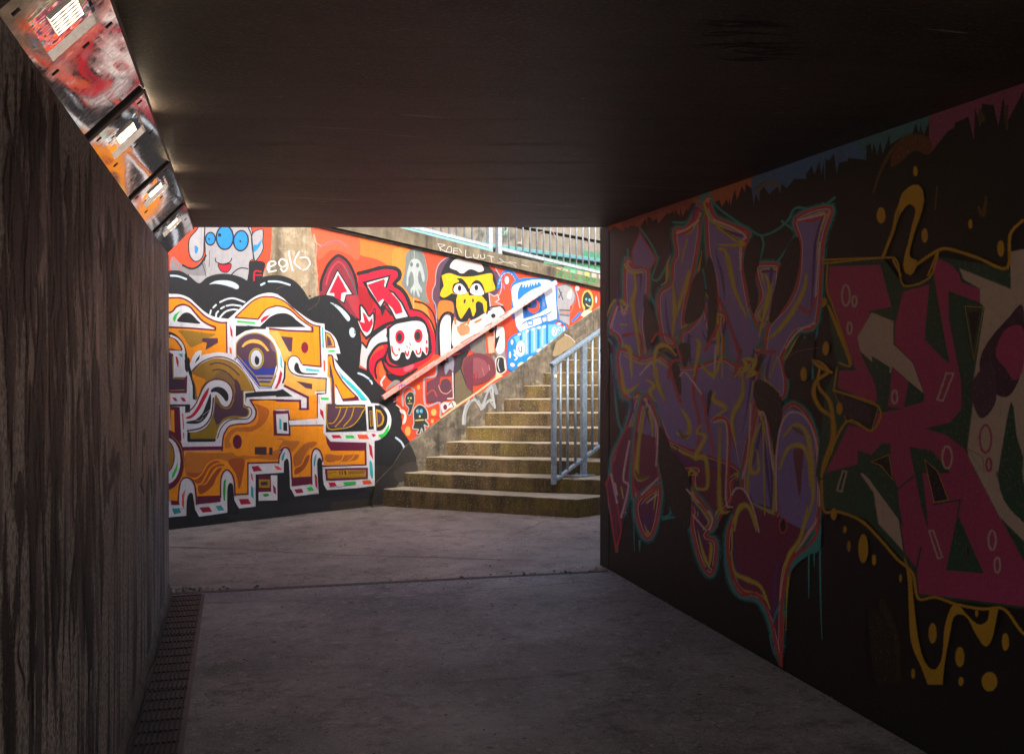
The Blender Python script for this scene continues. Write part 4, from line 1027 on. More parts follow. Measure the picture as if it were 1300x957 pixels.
for q in ('T4 560,545 568,800 700,815 820,790 900,720 950,630 960,575 655,580', 'T4 710,590 680,680 630,750 580,755', 'T4 780,590 740,690 650,795', 'T4 855,590 820,700 740,790'): c.l('c89a10', 1.2, q)
c.po(Kk, Wt, 2.0, 'T4 995,560 1070,560 1085,830 1010,835'); c.po('4a3040', 'b08a10', .9, 'T4 1030,620 1055,625 1060,780 1040,790')
c.fill(Kk, c.pts('T4 1075,555')+c.sm(c.pts('T4 1140,560 1200,620 1225,690 1210,780 1160,830 1095,835'), False)); c.fill('c89a10', c.pts('T4 1098,598')+c.sm(c.pts('T4 1150,615 1188,690 1170,770 1110,798'), False)); c.fill(Pp, c.pts('T4 1110,625')+c.sm(c.pts('T4 1145,640 1170,690 1155,755 1118,775'), False))
c.k(Wt, 2.0, 'T4 1075,550 1095,840'); c.f(Gn, 'T4 1130,880 1180,865 1240,770 1235,840 1190,900 1150,912')
c.p(Rd, 'T4 608,885 705,885 728,918 630,922'); c.p(Gn, 'T4 760,885 850,888 872,920 775,922'); c.p(Rs, 'T4 895,880 1000,880 1030,930 915,930'); c.p(Rd, 'T4 1050,870 1085,872 1105,890 1070,908')
c.p('c00c34', 'T6 1022,110 1055,140 1072,290 1035,230'); c.f('22b8c0', 'T6 1030,310 1060,330 1068,490 1040,460')
# --- lower frames with flashes
c.k(Wt, 2.0, 'T6 525,380 995,362'); c.po('a8801c', Mn, 2.4, 'T6 550,400 1000,388 1000,490 560,510'); c.p('c8900c', 'T6 570,405 980,400 985,455 570,485')
for x in (700, 725, 755, 765): c.k('3a2c1c', 1.1, f'T6 {x},415 {x+6},450')
for k_ in range(16): x = 795+k_*11.5; c.k('4a3a20', .7, f'T6 {x},{418-k_*.8} {x+3},{446-k_*.8}')
c.k('5a4818', .6, 'T6 580,440 660,420'); c.k('6a5020', .4, 'T6 795,446 975,436')
def flashes(*a):
    for col, q in a: c.p(col, q)
flashes((Rd, 'T6 575,540 650,538 670,580 600,588'), (Gn, 'T6 735,535 880,528 885,560 760,572'), (Rs, 'T6 945,520 1030,512 1058,550 965,560'),
        ('b00c30', 'T6 200,615 285,608 305,650 230,660'), (Gn, 'T6 335,595 390,585 420,625 365,637'), ('b00c30', 'T6 425,435 450,470 458,610 435,580'),
        ('b00c30', 'T5 945,365 1020,355 1065,410 970,420'), (Rs, 'T5 1190,355 1240,360 1285,400 1225,398'), (Rs, 'T5 935,430 955,450 965,530 945,500'), ('2aa8b0', 'T5 938,570 965,600 970,720 940,690'),
        ('b00c30', 'T5 805,722 910,718 940,775 830,782'), ('1fb03c', 'T5 640,520 665,500 655,740 640,740 630,640'), ('2aa8b0', 'T5 550,798 610,790 648,845 580,850'),
        ('a00c30', 'T5 370,815 480,805 515,860 410,870'), (Rs, 'T5 180,680 222,605 205,700 205,835 180,790'), ('1fa0a8', 'T5 72,830 150,820 172,870 95,890'))
c.k('2a6a90', .5, 'T5 70,825 220,828'); c.k('2a6a90', .5, 'T6 200,690 330,680 460,655'); c.k('3a5a70', .5, 'T6 580,590 700,590 860,550')
c.f('1fa0b0', 'T6 60,290 75,230 100,205 80,290'); c.f('22a8b4', 'T6 415,340 425,260 445,225 435,300 425,360')
# arches of black ground
c.fill(Kk, c.pts('T5 228,910')+c.sm(c.pts('T5 232,740 245,680 275,650 300,675 312,760 325,840'), False)+c.pts('T5 365,920 300,960'))
c.fill(Kk, c.pts('T5 680,872')+c.sm(c.pts('T5 678,620 690,560 715,543 738,565 748,640 755,730'), False)+c.pts('T5 805,828 760,880'))
c.fill(Kk, c.pts('T5 990,450 1300,430 T6 85,425')+c.sm(c.pts('T6 88,310 115,278 138,300 148,420 155,600'), False)+c.pts('T6 205,700 100,760 15,740 15,470 T5 1225,460 1225,735 1020,740 990,800'))
c.fill(Kk, c.pts('T6 470,662')+c.sm(c.pts('T6 452,330 460,285 478,268 498,290 512,380 515,480 525,560'), False)+c.pts('T6 560,622 480,700'))
c.p(Mn, 'T5 1020,460 1155,465 1160,640 1020,640'); c.po('a8801c', 'c8900c', 1.0, 'T5 1030,510 1140,510 1140,590 1035,590'); c.p('3a3420', 'T5 1045,535 1120,530 1122,565 1050,572')
c.p(Wt, 'T5 1155,460 1225,460 1228,735 1022,740 1022,645 1160,640'); c.p('1fb03c', 'T5 1070,665 1120,660 1145,680 1105,697 1075,690'); c.p('a00c30', 'T5 1178,560 1210,600 1215,670 1185,650')

# ---------------- red creature with arrows
c.part('graffiti_red_skull')
c.fill('8a2838', c.sm(c.pts('Cc 150,560 155,470 200,350 260,280 310,270 380,330 430,450 440,600'), False)+c.pts('Cc 440,740 380,700 250,560'))
c.l(Kk, 3.6, 'Cc 160,520 165,450 210,340 270,272 310,268 370,320 420,430 440,560'); c.l('c83848', 2.2, 'Cc 200,480 230,380 290,310 340,350 380,430')
c.p('b03040', 'Cc 340,560 440,560 440,740 380,640'); c.po(Wh, Kk, 1.6, 'Cc 195,560 285,372 400,555 350,560 335,620 250,570'); c.p(Rd, 'Cc 222,545 290,405 360,535 315,545 310,600 262,575 260,545')
c.l('4a5a60', 1.6, 'Cc 345,350 370,400 420,520 440,600')
# main red mass
c.fill(Rd, c.sm(c.pts('U1 40,130 150,110 300,90 430,80 490,120 490,200 440,260 520,330 590,440 640,540 720,570 800,640 860,780 890,900 U2 890,60 890,200'), False)+c.sm(c.pts('U2 860,270 760,360 620,440 500,510 400,490 340,420 300,330 230,400 230,500 170,450 160,350 230,240 330,190'), False)+c.pts('U1 220,760 120,850 40,700'))
c.f('b00c24', 'U1 230,620 340,560 430,640 330,720 240,740'); c.f('a80c20', 'U1 40,300 120,330 210,480 150,570 60,470')
c.l(Kk, 5.0, 'U1 40,150 150,125 300,85 430,90 490,130 490,200 435,265 510,320 570,400 620,530'); c.k(Rd, 2.2, 'U1 110,165 300,130 430,125')
c.l(Rd, 2.2, 'U1 60,200 200,140 330,120 430,130 450,170 420,240')
c.po(Wh, Kk, 2.6, 'U1 100,250 385,175 340,320 430,360 520,470 600,630 450,660 400,560 330,450 285,530'); c.fill(Rd, c.pts('U1 140,275 320,210 335,225 325,290')+c.sm(c.pts('U1 370,330 440,400 500,480 530,580'), False)+c.pts('U1 450,600 420,540 310,430 260,470'))
c.k(Kk, 2.4, 'U1 290,540 305,600 335,520 400,600'); c.p(Kk, 'U1 285,510 345,490 335,540 305,620')
c.l(Kk, 2.4, 'U1 120,250 170,380 290,540'); 
c.fo(Wh, Kk, 2.4, 'U1 60,500 110,540 160,620 205,580 215,680 190,790 130,850 70,780 20,650 60,660')
c.p(Rd, 'U1 85,570 120,600 160,680 195,630 200,700 170,770 140,800 90,780 40,670 110,695')
c.l(Kk, 1.4, 'U1 200,560 225,540 225,660')
# hood and skull
c.fill('d2cad0', c.sm(c.pts('U1 150,930 220,820 300,770 370,760 U2 370,120 250,160 180,260 140,330 130,420'), False)+c.pts('U2 60,380 60,300 80,130 130,190'))
c.l(Kk, 4.0, 'U1 130,860 220,790 330,720 440,680 560,650 640,640 720,640 790,700 820,800 830,950'); c.l(Kk, 2.6, 'U2 130,180 170,90 250,20 340,-40'); c.k(Kk, 2.6, 'U2 85,130 130,185')
c.l(Kk, 3.4, 'U2 370,130 270,150 200,220 150,320 150,440 200,520'); c.l(Kk, 3.2, 'U2 360,200 320,290 370,370 440,400')
c.fill(Kk, c.sm(c.pts('U1 350,750 450,690 600,655 720,660 800,740 840,900 U2 850,60 850,200 800,290 700,340 560,380 440,370 370,300 360,120'), False))
c.fill(Wh, c.sm(c.pts('U1 385,760 450,710 560,685 650,672 730,680 780,730 805,830 U2 805,20 810,180 805,230 790,268 765,240 740,220 725,280 690,285 665,250 640,210 620,240 600,300 570,305 550,240 510,240 490,300 450,325 410,290 400,200 385,100'), False))
c.k(Kk, 3.0, 'U1 370,770 360,840'); c.t('U1'); c.o(Rd, 498, 848, 52, 76); c.o('2c2c30', 492, 850, 29, 46); c.o(Rd, 700, 835, 48, 76); c.o('2c2c30', 692, 835, 32, 48)
c.k('3a3438', 1.1, 'U2 605,130 615,160'); c.k('3a3438', 1.1, 'U2 570,165 585,185'); c.k(Rd, 1.0, 'U2 600,180 605,195')
for q in ('U2 408,170 420,230 450,270 470,265', 'U2 555,225 580,275 595,225', 'U2 675,215 690,255 720,240 725,190', 'U2 790,110 792,135', 'U2 785,180 790,240 800,190', 'U2 488,195 489,215'): c.l(Rd, 2.0, q)
c.f(Rd, 'U2 170,440 165,350 220,250 330,190 350,230 300,300 240,350 220,420 230,500 200,480'); c.l(Kk, 2.0, 'U2 360,230 310,320 350,420 430,480 520,500 600,460'); 
c.f('c8102c', 'U2 345,330 400,400 520,400 650,360 760,330 850,260 830,310 720,380 600,450 500,490 400,460 350,400'); c.f('cc5a6a', 'U2 540,410 600,380 650,370 640,410 560,450')
c.l(Kk, 2.6, 'U2 350,230 340,320 400,390 520,390 640,350 760,300 840,230'); c.l(Kk, 2.6, 'U2 310,300 250,340 225,430 240,520'); c.l(Kk, 2.6, 'U2 300,310 330,400 360,460'); c.f('e06830', 'U2 290,350 320,420 340,480 290,520 265,470 268,400')
c.f(Kk, 'U2 345,470 420,480 520,510 640,430 700,410 640,470 560,520 520,560 440,560 380,540')
c.l('d8d8dc', 2.2, 'U2 330,500 290,560 300,600'); c.f(RO, 'U2 345,540 400,560 380,620 340,640'); c.f('8c8a8a', 'U2 400,570 450,540 500,560 420,610 340,650')
c.l(Rd, 2.6, 'U1 660,600 760,640 830,760 860,950 U2 860,200'); c.l(Kk, 2.2, 'U1 640,545 740,570 830,660 880,780 895,900 U2 900,200'); c.l(Kk, 1.9, 'U1 660,455 760,480 850,560 890,680 905,850 U2 910,80')
# ---------------- little grey figure
c.part('graffiti_grey_figure')
c.f('76807e', 'U1 570,-70 620,-110 700,-120 760,-60 790,60 805,180 790,260 785,340 800,420 820,480 760,460 690,420 620,400 570,330 520,260 545,160 555,60')
c.f('aeb8b8', 'U1 610,20 650,-10 700,0 740,60 770,200 750,240 720,130 700,140 700,240 740,320 730,360 700,320 715,400 695,400 670,330 650,380 640,330 620,370 615,320 650,260 640,150 610,140 585,280 570,270 575,150')
c.t('U1'); c.o('6a7474', 625, 50, 16, 26); c.o('6a7474', 692, 60, 18, 26); c.o('6e7878', 718, 190, 16, 45); c.o('6e7878', 605, 230, 15, 60); c.k('c8c0b8', .5, 'U1 655,-100 652,420')
# ---------------- hooded bird skull
c.part('graffiti_yellow_mask')
c.fill('5a3c50', c.sm(c.pts('E 60,600 50,520 60,440 75,330 110,280 180,235 260,235 380,280 450,330 500,370 520,450 480,520 460,590'), False)+c.pts('E 440,760 300,900 150,921 60,921 80,700'))
c.l('a09aa6', 1.2, 'E 180,240 110,280 75,340 65,440 48,480 48,540 70,590 75,700')
c.f(Kk, 'E 100,520 100,400 130,310 190,250 300,245 400,290 460,350 490,460 430,500 440,600 300,700 220,680 190,560 120,550')
c.f('e6c8c4', 'E 165,320 200,270 280,258 370,290 400,340 360,355 310,340 250,365 200,340'); c.l(Kk, 2.0, 'E 120,365 200,345 250,375 310,340 400,375 450,350')
c.fill('e8b40a', c.sm(c.pts('E 110,380 160,362 240,385 320,385 400,370 455,365 462,410 478,470 440,490 400,500 380,510'), False)+c.sm(c.pts('E 420,560 420,620 400,628 375,560 345,570 345,640 320,655 300,600 270,640 240,676 210,640 205,570 220,510'), False)+c.sm(c.pts('E 180,500 130,530 100,515 108,480 125,450'), False))
c.f(Kk, 'E 185,490 190,440 230,420 215,400 250,400 285,440 300,470 320,430 350,410 385,430 405,480 400,512 350,510 300,515 290,490 270,510 210,505')
c.f(Wh, 'E 192,485 205,445 240,435 270,465 280,500 230,508'); c.f(Wh, 'E 305,490 320,445 360,435 390,470 398,508 340,512'); c.t('E'); c.o(Kk, 233, 465, 13, 20); c.o(Kk, 348, 462, 13, 20); c.k('c050b0', .9, 'E 218,488 245,490'); c.k('c050b0', .8, 'E 335,490 360,490')
c.t('E'); c.o(Kk, 268, 555, 7, 16, 15); c.o(Kk, 325, 550, 6, 14); c.l(Kk, 1.0, 'E 270,660 300,600 325,665 345,640')
c.l(Kk, 2.6, 'E 100,530 140,548 200,545 205,600 240,685 300,640 330,670 380,570 400,640 440,620')
c.f('e0762c', 'E 92,560 180,560 190,640 130,640 85,680'); c.f(Wh, 'E 100,920 98,740 120,670 150,650 175,690 170,921')
c.l(Kk, 2.8, 'E 95,921 90,740 110,660 150,632 185,650 180,700 180,921'); c.f('e4ccc8', 'E 190,690 250,700 330,680 400,640 440,620 480,600 520,600 540,640 480,680 420,720 340,780 190,870')
for q in ('E 200,670 205,710', 'E 300,680 290,710', 'E 340,700 380,680', 'E 240,750 270,770', 'E 240,720 280,700'): c.l('e27038', 2.6, q)
c.f('e88860', 'E 215,730 290,720 300,770 240,790'); 
c.po('e86848', 'b8b8c0', 1.3, 'E 435,500 470,520 495,510 505,545 480,560 530,580 445,605'); c.l('a8a0aa', 1.4, 'E 480,330 515,400 520,470 500,520')
c.t('E'); c.o(Wh, 490, 625, 34, 38); c.o(Kk, 465, 655, 16, 16); c.l(Kk, 2.0, 'E 420,640 440,600 520,590 545,620')
# lower body of the hooded figure, under the handrail
c.p('8c8890', 'U4 680,290 700,600 720,780 600,830 540,700 560,560 500,440 480,350'); c.p(RO, 'U4 700,230 780,150 820,320 740,420 700,400')
c.p('d06838', 'U4 480,360 580,300 590,560 520,600'); c.p('e0a890', 'U4 510,420 580,400 580,580 520,600'); c.p('7a726c', 'U4 310,500 480,400 500,600 400,600 330,580')
c.f('d8d8dc', 'U4 590,330 680,310 695,420 690,560 630,600 590,520'); c.f(Kk, 'U4 590,280 610,280 600,420 640,400 620,470 590,540'); c.l('d4d0d0', 2.6, 'U4 600,120 640,90 660,150 640,180')
c.fo('26262a', 'd8ccc4', 1.6, 'U4 600,660 640,630 690,650 710,760 690,800 640,820 600,780'); c.l('c8ccd0', 1.2, 'U4 630,660 620,720 640,790'); c.l('c8ccd0', 1.2, 'U4 690,660 700,760'); c.l('7a5430', 3.4, 'U4 545,620 580,600 600,630')
c.p('7a4a40', 'U4 130,640 540,590 590,700 600,800 560,860 300,960 120,960')
c.f('723440', 'U4 240,700 300,620 400,590 500,620 570,680 600,790 560,860 450,930 300,945 250,850'); c.f('8c4a54', 'U4 300,700 380,640 480,680 520,780 440,860 340,850'); c.f('6a5a50', 'U4 130,760 210,760 260,945 130,945')
c.f('2a2428', 'U4 100,640 200,600 300,560 280,620 240,660 210,760 150,740 140,700'); c.l(Kk, 1.6, 'U4 210,760 240,850 270,945'); c.l('9c1c30', 1.6, 'U4 340,850 360,820 370,900'); c.l('8c2434', 1.2, 'U4 390,800 400,880')
c.l('b07868', .8, 'U4 450,760 470,840'); c.l('c09080', .7, 'U4 520,720 530,780')
c.part('graffiti_orange_panel')
c.f('5a3440', 'U2 890,380 980,350 1100,330 1100,480 1080,560 980,600 900,520'); c.fill(RO, c.pts('U2 450,680 600,560 760,460 900,380 890,490 760,520 770,800 940,800 940,900 1000,945 700,945 540,850 450,760'))
c.p('6a3848', 'U2 790,560 920,500 1060,490 1080,740 960,780 790,790'); c.p('b8442c', 'U2 940,510 1070,500 1075,640 980,560 930,600'); c.f('5a3444', 'U2 940,600 960,540 1020,530 1060,580 1050,650 1000,680 950,650'); c.l('e0a080', .9, 'U2 920,600 950,670 1010,690 1060,650')
c.l('c04a30', 1.4, 'U2 790,700 860,650 900,720'); c.l('b0a0ac', 2.4, 'U2 900,380 885,490 780,520 760,560 780,820 930,790 940,940'); c.k('d8c8c8', 1.6, 'U2 1075,460 1085,740 1020,745'); c.f('8c889a', 'U2 980,310 1080,290 1085,440 1040,420 1000,480 980,400')
c.f('3a3036', 'U2 1085,440 1110,330 1170,300 1160,400 1120,600 1110,760 1090,740'); c.p('6c6048', 'U2 1100,480 1160,420 1230,620 1300,680 1300,720 1100,840'); c.p('6a3040', 'U2 1190,400 1300,300 1300,690 1230,620')
c.f('d8d0d0', 'U3 510,390 540,350 600,350 660,340 680,400 600,420 540,470 520,430'); c.t('U3'); c.o('6a2438', 560, 405, 22, 30); c.l('4a3a3c', 1.2, 'U3 600,380 630,350 650,400')
c.p('cdbf94', 'U3 500,520 700,370 900,240 1110,80 1120,30 1200,60 1110,110 920,250 740,370 560,500 515,530'); 
for cx_, cy_, rx, ry, cl in ((700, 620, 18, 26, 'f0a040'), (868, 895, 30, 38, 'f2b060')): c.t('U2'); c.o(cl, cx_, cy_, rx, ry)
c.t('U3'); c.o('f2aa50', 153, 668, 30, 52); c.o('f2b460', 422, 560, 16, 22)
# two little round-headed creatures
c.l('9aa0a8', 2.0, 'U3 95,390 90,280 110,210 160,185 215,215 225,260'); c.fo('2c3430', '9aa0a0', 1.1, 'U3 170,235 215,260 222,340 205,400 195,440 170,490 145,480 160,420 125,370 122,290'); 
for cx_, cy_, cl, r_ in ((153, 305, '8ac0a0', 10), (182, 305, 'c0c060', 10), (168, 338, 'd8c8b8', 6)): c.t('U3'); c.o(cl, cx_, cy_, r_, r_*1.2)
c.k('c8a860', 1.2, 'U3 150,365 195,365'); c.fo('2e302c', 'b0b4b0', 1.4, 'U3 270,378 330,400 365,460 368,530 340,545 375,590 370,620 330,600 340,650 320,690 300,640 280,700 245,690 265,650 205,640 215,580 210,500 215,430')
c.t('U3'); c.o('2a9ad0', 258, 450, 17, 24); c.o('30a8e0', 297, 448, 18, 24); c.o('d8c060', 250, 445, 7, 12); c.o('e0c870', 293, 448, 5, 8); c.o('d8c8c0', 280, 505, 9, 13); c.k('c8b040', 1.8, 'U3 235,550 320,545')
c.f('e8d8d0', 'U3 60,430 110,440 135,500 125,570 90,595 100,540 110,490 75,470'); c.l('e0c8c0', 1.2, 'U3 20,380 60,410 90,470'); c.l('b8a8b0', 1.4, 'U2 440,700 460,760 430,780')
# ---------------- blue one-eyed figure
c.part('graffiti_blue_one_eye')
BB, LB = '1878c8', '6ab4e0'
c.l(BB, 3.0, 'T7 100,220 120,120 170,50 220,30 270,60 320,130'); c.l('c8b8c8', 1.0, 'T7 110,180 140,90 200,55 250,70 290,130')
for q in ('T7 140,60 170,90', 'T7 180,25 190,60', 'T7 240,30 235,70', 'T7 285,60 260,90', 'T7 120,110 150,130', 'T7 100,160 140,160', 'T7 90,220 130,210', 'T7 165,180 175,230', 'T7 300,100 275,115'): c.k(BB, 1.3, q)
c.t('T7'); c.o('d8d4d8', 198, 138, 24, 44)
c.fill(BB, c.sm(c.pts('T7 255,590 250,300 240,240 260,170 330,125 450,110 560,110 660,125 760,115'), False)+c.pts('T7 745,200 765,400 770,560 700,640 320,720 270,500'))
c.fill('dcdcE4'.lower(), c.sm(c.pts('T7 300,640 270,420 250,250 290,185 400,150 520,130 660,135 730,200'), False)+c.pts('T7 750,560 720,575 640,590 340,700'))
c.f(BB, 'T7 325,350 320,270 350,190 370,180 375,220 395,180 405,220 430,175 435,215 465,165 465,205 490,160 495,200 520,155 530,190 545,155 575,185 560,210 480,240 390,300')
c.po('1a5ca8', BB, 1.4, 'T7 385,555 375,430 460,340 600,265 640,440 560,490 470,530'); c.f('2f80c8', 'T7 560,300 600,300 625,430 580,460 590,380')
c.fill(RO, c.sm(c.pts('T7 425,440 450,480 500,500 545,470 560,420 545,370 515,360'), False)+c.sm(c.pts('T7 530,400 520,440 480,450 450,440'), False)); c.f('2a4c8c', 'T7 430,420 450,370 500,350 530,390 520,430 480,445 440,440'); c.k('e06040', 1.2, 'T7 600,380 605,420')
c.l(BB, 1.5, 'T7 370,615 430,580 560,540 640,510 685,485'); c.po('d8ccd4', BB, 1.2, 'T7 425,590 480,580 480,625 435,635'); c.po('d8ccd4', BB, 1.4, 'T7 580,545 640,530 640,590 590,605')
c.fill(LB, c.sm(c.pts('T7 240,950 220,860 250,780 330,710 450,670 560,640 700,620 800,640 830,700 830,760 780,800 700,850 640,880 560,920'), False)+c.pts('U4 1000,640 960,700 830,760 760,790 720,700 715,600'))
c.fill('2088d8', c.sm(c.pts('U4 720,600 730,480 790,420 830,520 850,620 960,600 1090,570 1060,620 960,700 830,760 770,780 735,760'), False))
for q in ('U4 870,380 870,440', 'U4 970,350 970,600', 'U4 1065,340 1065,540', 'U4 1160,290 1160,500'): c.k(BB, 2.8, q)
for q in ('U4 905,370 905,450', 'U4 1020,350 1020,560', 'U4 1110,320 1110,520', 'U4 930,370 935,590'): c.k('a8d4ec', 2.0, q)
c.l(BB, 2.6, 'T7 640,600 700,590 760,570 810,600 850,660 850,740 800,790 740,800'); c.l(BB, 2.2, 'U4 1090,590 960,690 830,770 760,780 730,740 725,600 750,440 860,370')
c.t('U4'); c.o(Wh, 868, 545, 50, 88, 5); c.l(BB, 1.5, 'U4 850,530 855,570 880,575 880,520'); c.l(Wh, 1.8, 'U4 800,560 815,600 800,610 830,640 810,665'); c.o('e4ccb8', 780, 720, 26, 22, 20); c.o('e4ccb8', 870, 715, 38, 22, -30); c.o('e4ccb8', 975, 655, 40, 24, -40); c.o('e4ccb8', 752, 610, 12, 38); c.o('e0ccd0', 775, 470, 14, 30)
for x, y in ((855, 385), (940, 350), (1010, 330), (1070, 310), (1130, 300)): c.o('e0ccd0', x, y, 20, 15, -15)
for x, y in ((1070, 560), (1150, 515), (1225, 470)): c.o('e4d0d0', x, y, 30, 18, -30)
c.t('U5'); c.o('e8ecf2', 180, 150, 45, 80); c.l(BB, 1.1, 'U5 180,100 200,140 185,180 175,190'); c.o('e0ecf2', 270, 120, 36, 50); c.l(BB, 1.2, 'U5 250,130 270,160 290,140 285,100 260,100'); c.o('dcc8d8', 262, 15, 40, 20); c.o('dcd0c8', 350, 100, 18, 50); c.o('e8d0c0', 290, 220, 40, 26, -25); c.o('dcd0d0', 150, 320, 44, 24, -15)
# grey robot and last little head
c.part('graffiti_grey_robot')
c.fill('a09ea4', c.pts('T7 755,200')+c.sm(c.pts('T7 850,190 920,230 945,300 930,380 890,430'), False)+c.pts('T7 885,640 780,570 750,400')); c.k('4a5054', 1.4, 'T7 770,230 815,350'); c.k('4a5054', 1.4, 'T7 800,270 770,330'); c.k('5a6064', 2.2, 'T7 780,465 890,470'); c.k('c86a5c', 1.4, 'T7 780,485 885,500'); c.k('6a7074', 2.6, 'T7 785,515 885,525')
c.l('6a7074', 1.2, 'T7 760,200 850,185 910,215 950,300 940,400'); c.f('e8d8c8', 'T7 860,320 880,260 910,240 905,330 880,340'); c.k('e0b040', 1.0, 'T7 880,260 905,250'); c.l('d86a50', 1.8, 'T7 890,500 920,450 925,390'); c.l('c8a0a8', 1.4, 'T7 955,250 980,330 1000,440')
c.t('T7'); c.o('e4ccd0', 972, 225, 24, 30); c.l(BB, 3.4, 'T7 930,580 960,550 1005,500'); c.o('e8b050', 1090, 365, 66, 125); c.fo('33342e', 'd8b060', .8, 'T7 1090,262 1135,320 1140,400 1110,450 1050,480 1060,440 1035,380 1045,300')
c.o('60c8d8', 1076, 345, 10, 14); c.o('50c0e0', 1112, 355, 11, 17); c.l('d8d0a0', 1.2, 'T7 1075,400 1095,420 1120,425'); c.f('e0d4b0', 'T7 1020,520 1060,470 1130,470 1160,510 1130,520 1120,590 1100,530 1060,590 1040,540')
c.o('e8c8c8', 1185, 350, 10, 40)
# white and grey scrawl on the plinth
c.part('graffiti_coping_letters')
c.build()
# plinth scrawl
PLN = MUR.shifted(.045); cp = Canvas(PLN, mw, grit=.8, under='6a6052')
cp.part('graffiti_plinth_scrawl')
for q in ('U3 760,590 765,500 790,400 830,330', 'U3 860,330 900,330 950,400 970,400 1010,300 1040,200', 'U3 1040,230 1080,180 1090,280 1110,410', 'U3 960,430 1000,380 1050,330 1080,330'): cp.l('aeb2b6', 2.6, q)
cp.l('5c6468', 2.0, 'U3 900,270 940,330 980,300'); cp.l('565c60', 2.4, 'U3 1010,240 990,290'); cp.l('8c9094', 5.0, 'U3 1100,160 1130,250'); cp.l('d8d0c4', 1.4, 'U5 370,200 450,240 540,330'); cp.f('9c8868', 'U5 220,340 300,270 380,215 460,250 530,320 540,380 400,470 250,560 160,560')
cp.p('2a2827', 'P 471,641 472,634 477.5,612.5 498.5,591 510.5,571.5 519,562 523,568 528,580 529,590 512,604 500,622 484,641')
cp.f('3d3833', 'P 500,600 512,590 526,586 530,596 520,606 506,612')
for q in ('U3 880,300 960,380 1000,320 1050,220 1075,300', 'U3 780,590 790,480 820,390 850,340', 'U3 1000,240 1060,170 1080,160', 'U3 930,330 980,420 1040,330 1100,400'): cp.l('9aa0a4', 2.0, q)
cp.build()
COP = MUR.shifted(.055); cc = Canvas(COP, mw, grit=.9, under='7a6c58')
cc.part('graffiti_coping_letters')
for q in ('T8 90,110 110,160', 'T8 88,112 140,120 105,140 150,170', 'T8 165,130 150,165 185,170 185,135 165,130', 'T8 205,140 200,180', 'T8 205,142 235,145', 'T8 203,160 228,162', 'T8 200,180 230,182', 'T8 245,150 262,175', 'T8 290,155 290,205 330,208', 'T8 345,185 350,210 375,212 380,190', 'T8 395,190 400,215 425,212 420,185', 'T8 445,195 490,205', 'T8 470,200 475,240'): cc.l('d0ccc4', .8, q)
for q in ('T8 530,215 560,240 520,245', 'T8 560,240 620,255 650,275', 'T8 600,240 650,250', 'T8 690,262 740,275'): cc.l('b4b0a4', .9, q)
for q in ('T8 945,310 945,345', 'T8 945,312 975,320', 'T8 945,330 970,335', 'T8 985,350 1000,320 1015,358', 'T8 1030,330 1015,345 1040,365', 'T8 1055,330 1055,368', 'T8 1080,335 1055,352 1085,375', 'T8 1100,340 1100,378', 'T8 1115,380 1115,345 1135,370 1150,350 1150,388', 'T8 1170,352 1160,370 1180,385 1195,370 1170,352', 'T8 1205,392 1205,358 1228,392 1228,362'): cc.l('2a9a50', 1.0, q)
for q in ('T8 960,300 1230,355', 'T8 960,350 1220,398'): cc.l('58b080', .7, q)
cc.build()
# scribbles on the far wall behind the railing
cf = Canvas(FAR, fw, base=.003, grit=.7, under='8a7c68'); cf.part('graffiti_scribble')
rr = random.Random(5)
for x, y, r_, cl in ((595, 305, 6, '6a8a80'), (608, 298, 7, '58605c'), (640, 302, 5, '58605c'), (651, 300, 6, '5a645c'), (640, 292, 6, '8ab0a4'), (575, 302, 6, 'a89a8c'), (660, 306, 5, 'c0a89c'), (560, 297, 6, 'b88a80'), (620, 308, 6, '6ca89c')):
    for k_ in range(3):
        p0 = ' '.join(f'{x+rr.uniform(-r_,r_):.1f},{y+rr.uniform(-r_,r_):.1f}' for _ in range(4)); cf.l(cl, rr.uniform(.5, 1.1), 'P '+p0)
cf.p('4fa070', 'P 716,331 780,340 780,350 716,342'); cf.p('58b084', 'P 690,326 716,330 716,338 690,334'); cf.p('3f8a68', 'P 740,318 790,326 790,336 740,330')
for x in range(706, 790, 9): cf.p(rr.choice(['c8a890', 'b87a90', 'd0c070', '80c0a0', 'd0b8a8']), f'P {x},{340+(x-706)*.14} {x+6},{341+(x-706)*.14} {x+6},{347+(x-706)*.14} {x},{346+(x-706)*.14}')
for q in ('P 745,300 750,312', 'P 700,292 705,300', 'P 678,296 690,294'): cf.l('c08a8c', .8, q)
cf.build()
# small blue mark on the handrail
hc = Canvas(HP.shifted(.0185), hr, base=.001, grit=.2, under='d8786e'); hc.part('painted_mark')
for q in ('U2 480,610 500,605 490,640', 'U2 500,600 530,590', 'U2 515,595 520,625', 'U2 535,600 560,595'): hc.k('1c54b8', .8, q)
for q in ('U4 220,480 300,430 420,370', 'U4 150,540 180,520', 'U4 480,300 560,260', 'U4 250,500 330,440', 'U2 720,420 760,400', 'U2 880,330 940,290', 'U4 640,200 740,140'): hc.l('b43c36', .7, q)
hc.build()
# ================================================================ right tunnel wall graffiti
RW = Plane(Vector((2.648, 7.11, 0)), Vector((2.648, 0, 0)))
r = Canvas(RW, rw, base=.0006, step=.00003, grit=.85, under='9a8490'); r.halo = 1.5
P2 = '6a4aa0'
TE, Pu, Re, Pk, Yl, Ma, Bk = '4ab4b4', 'a48cd8', 'e05452', 'ffdce0', 'e8cc4c', '92305c', '282324'
r.part('graffiti_wall_border')
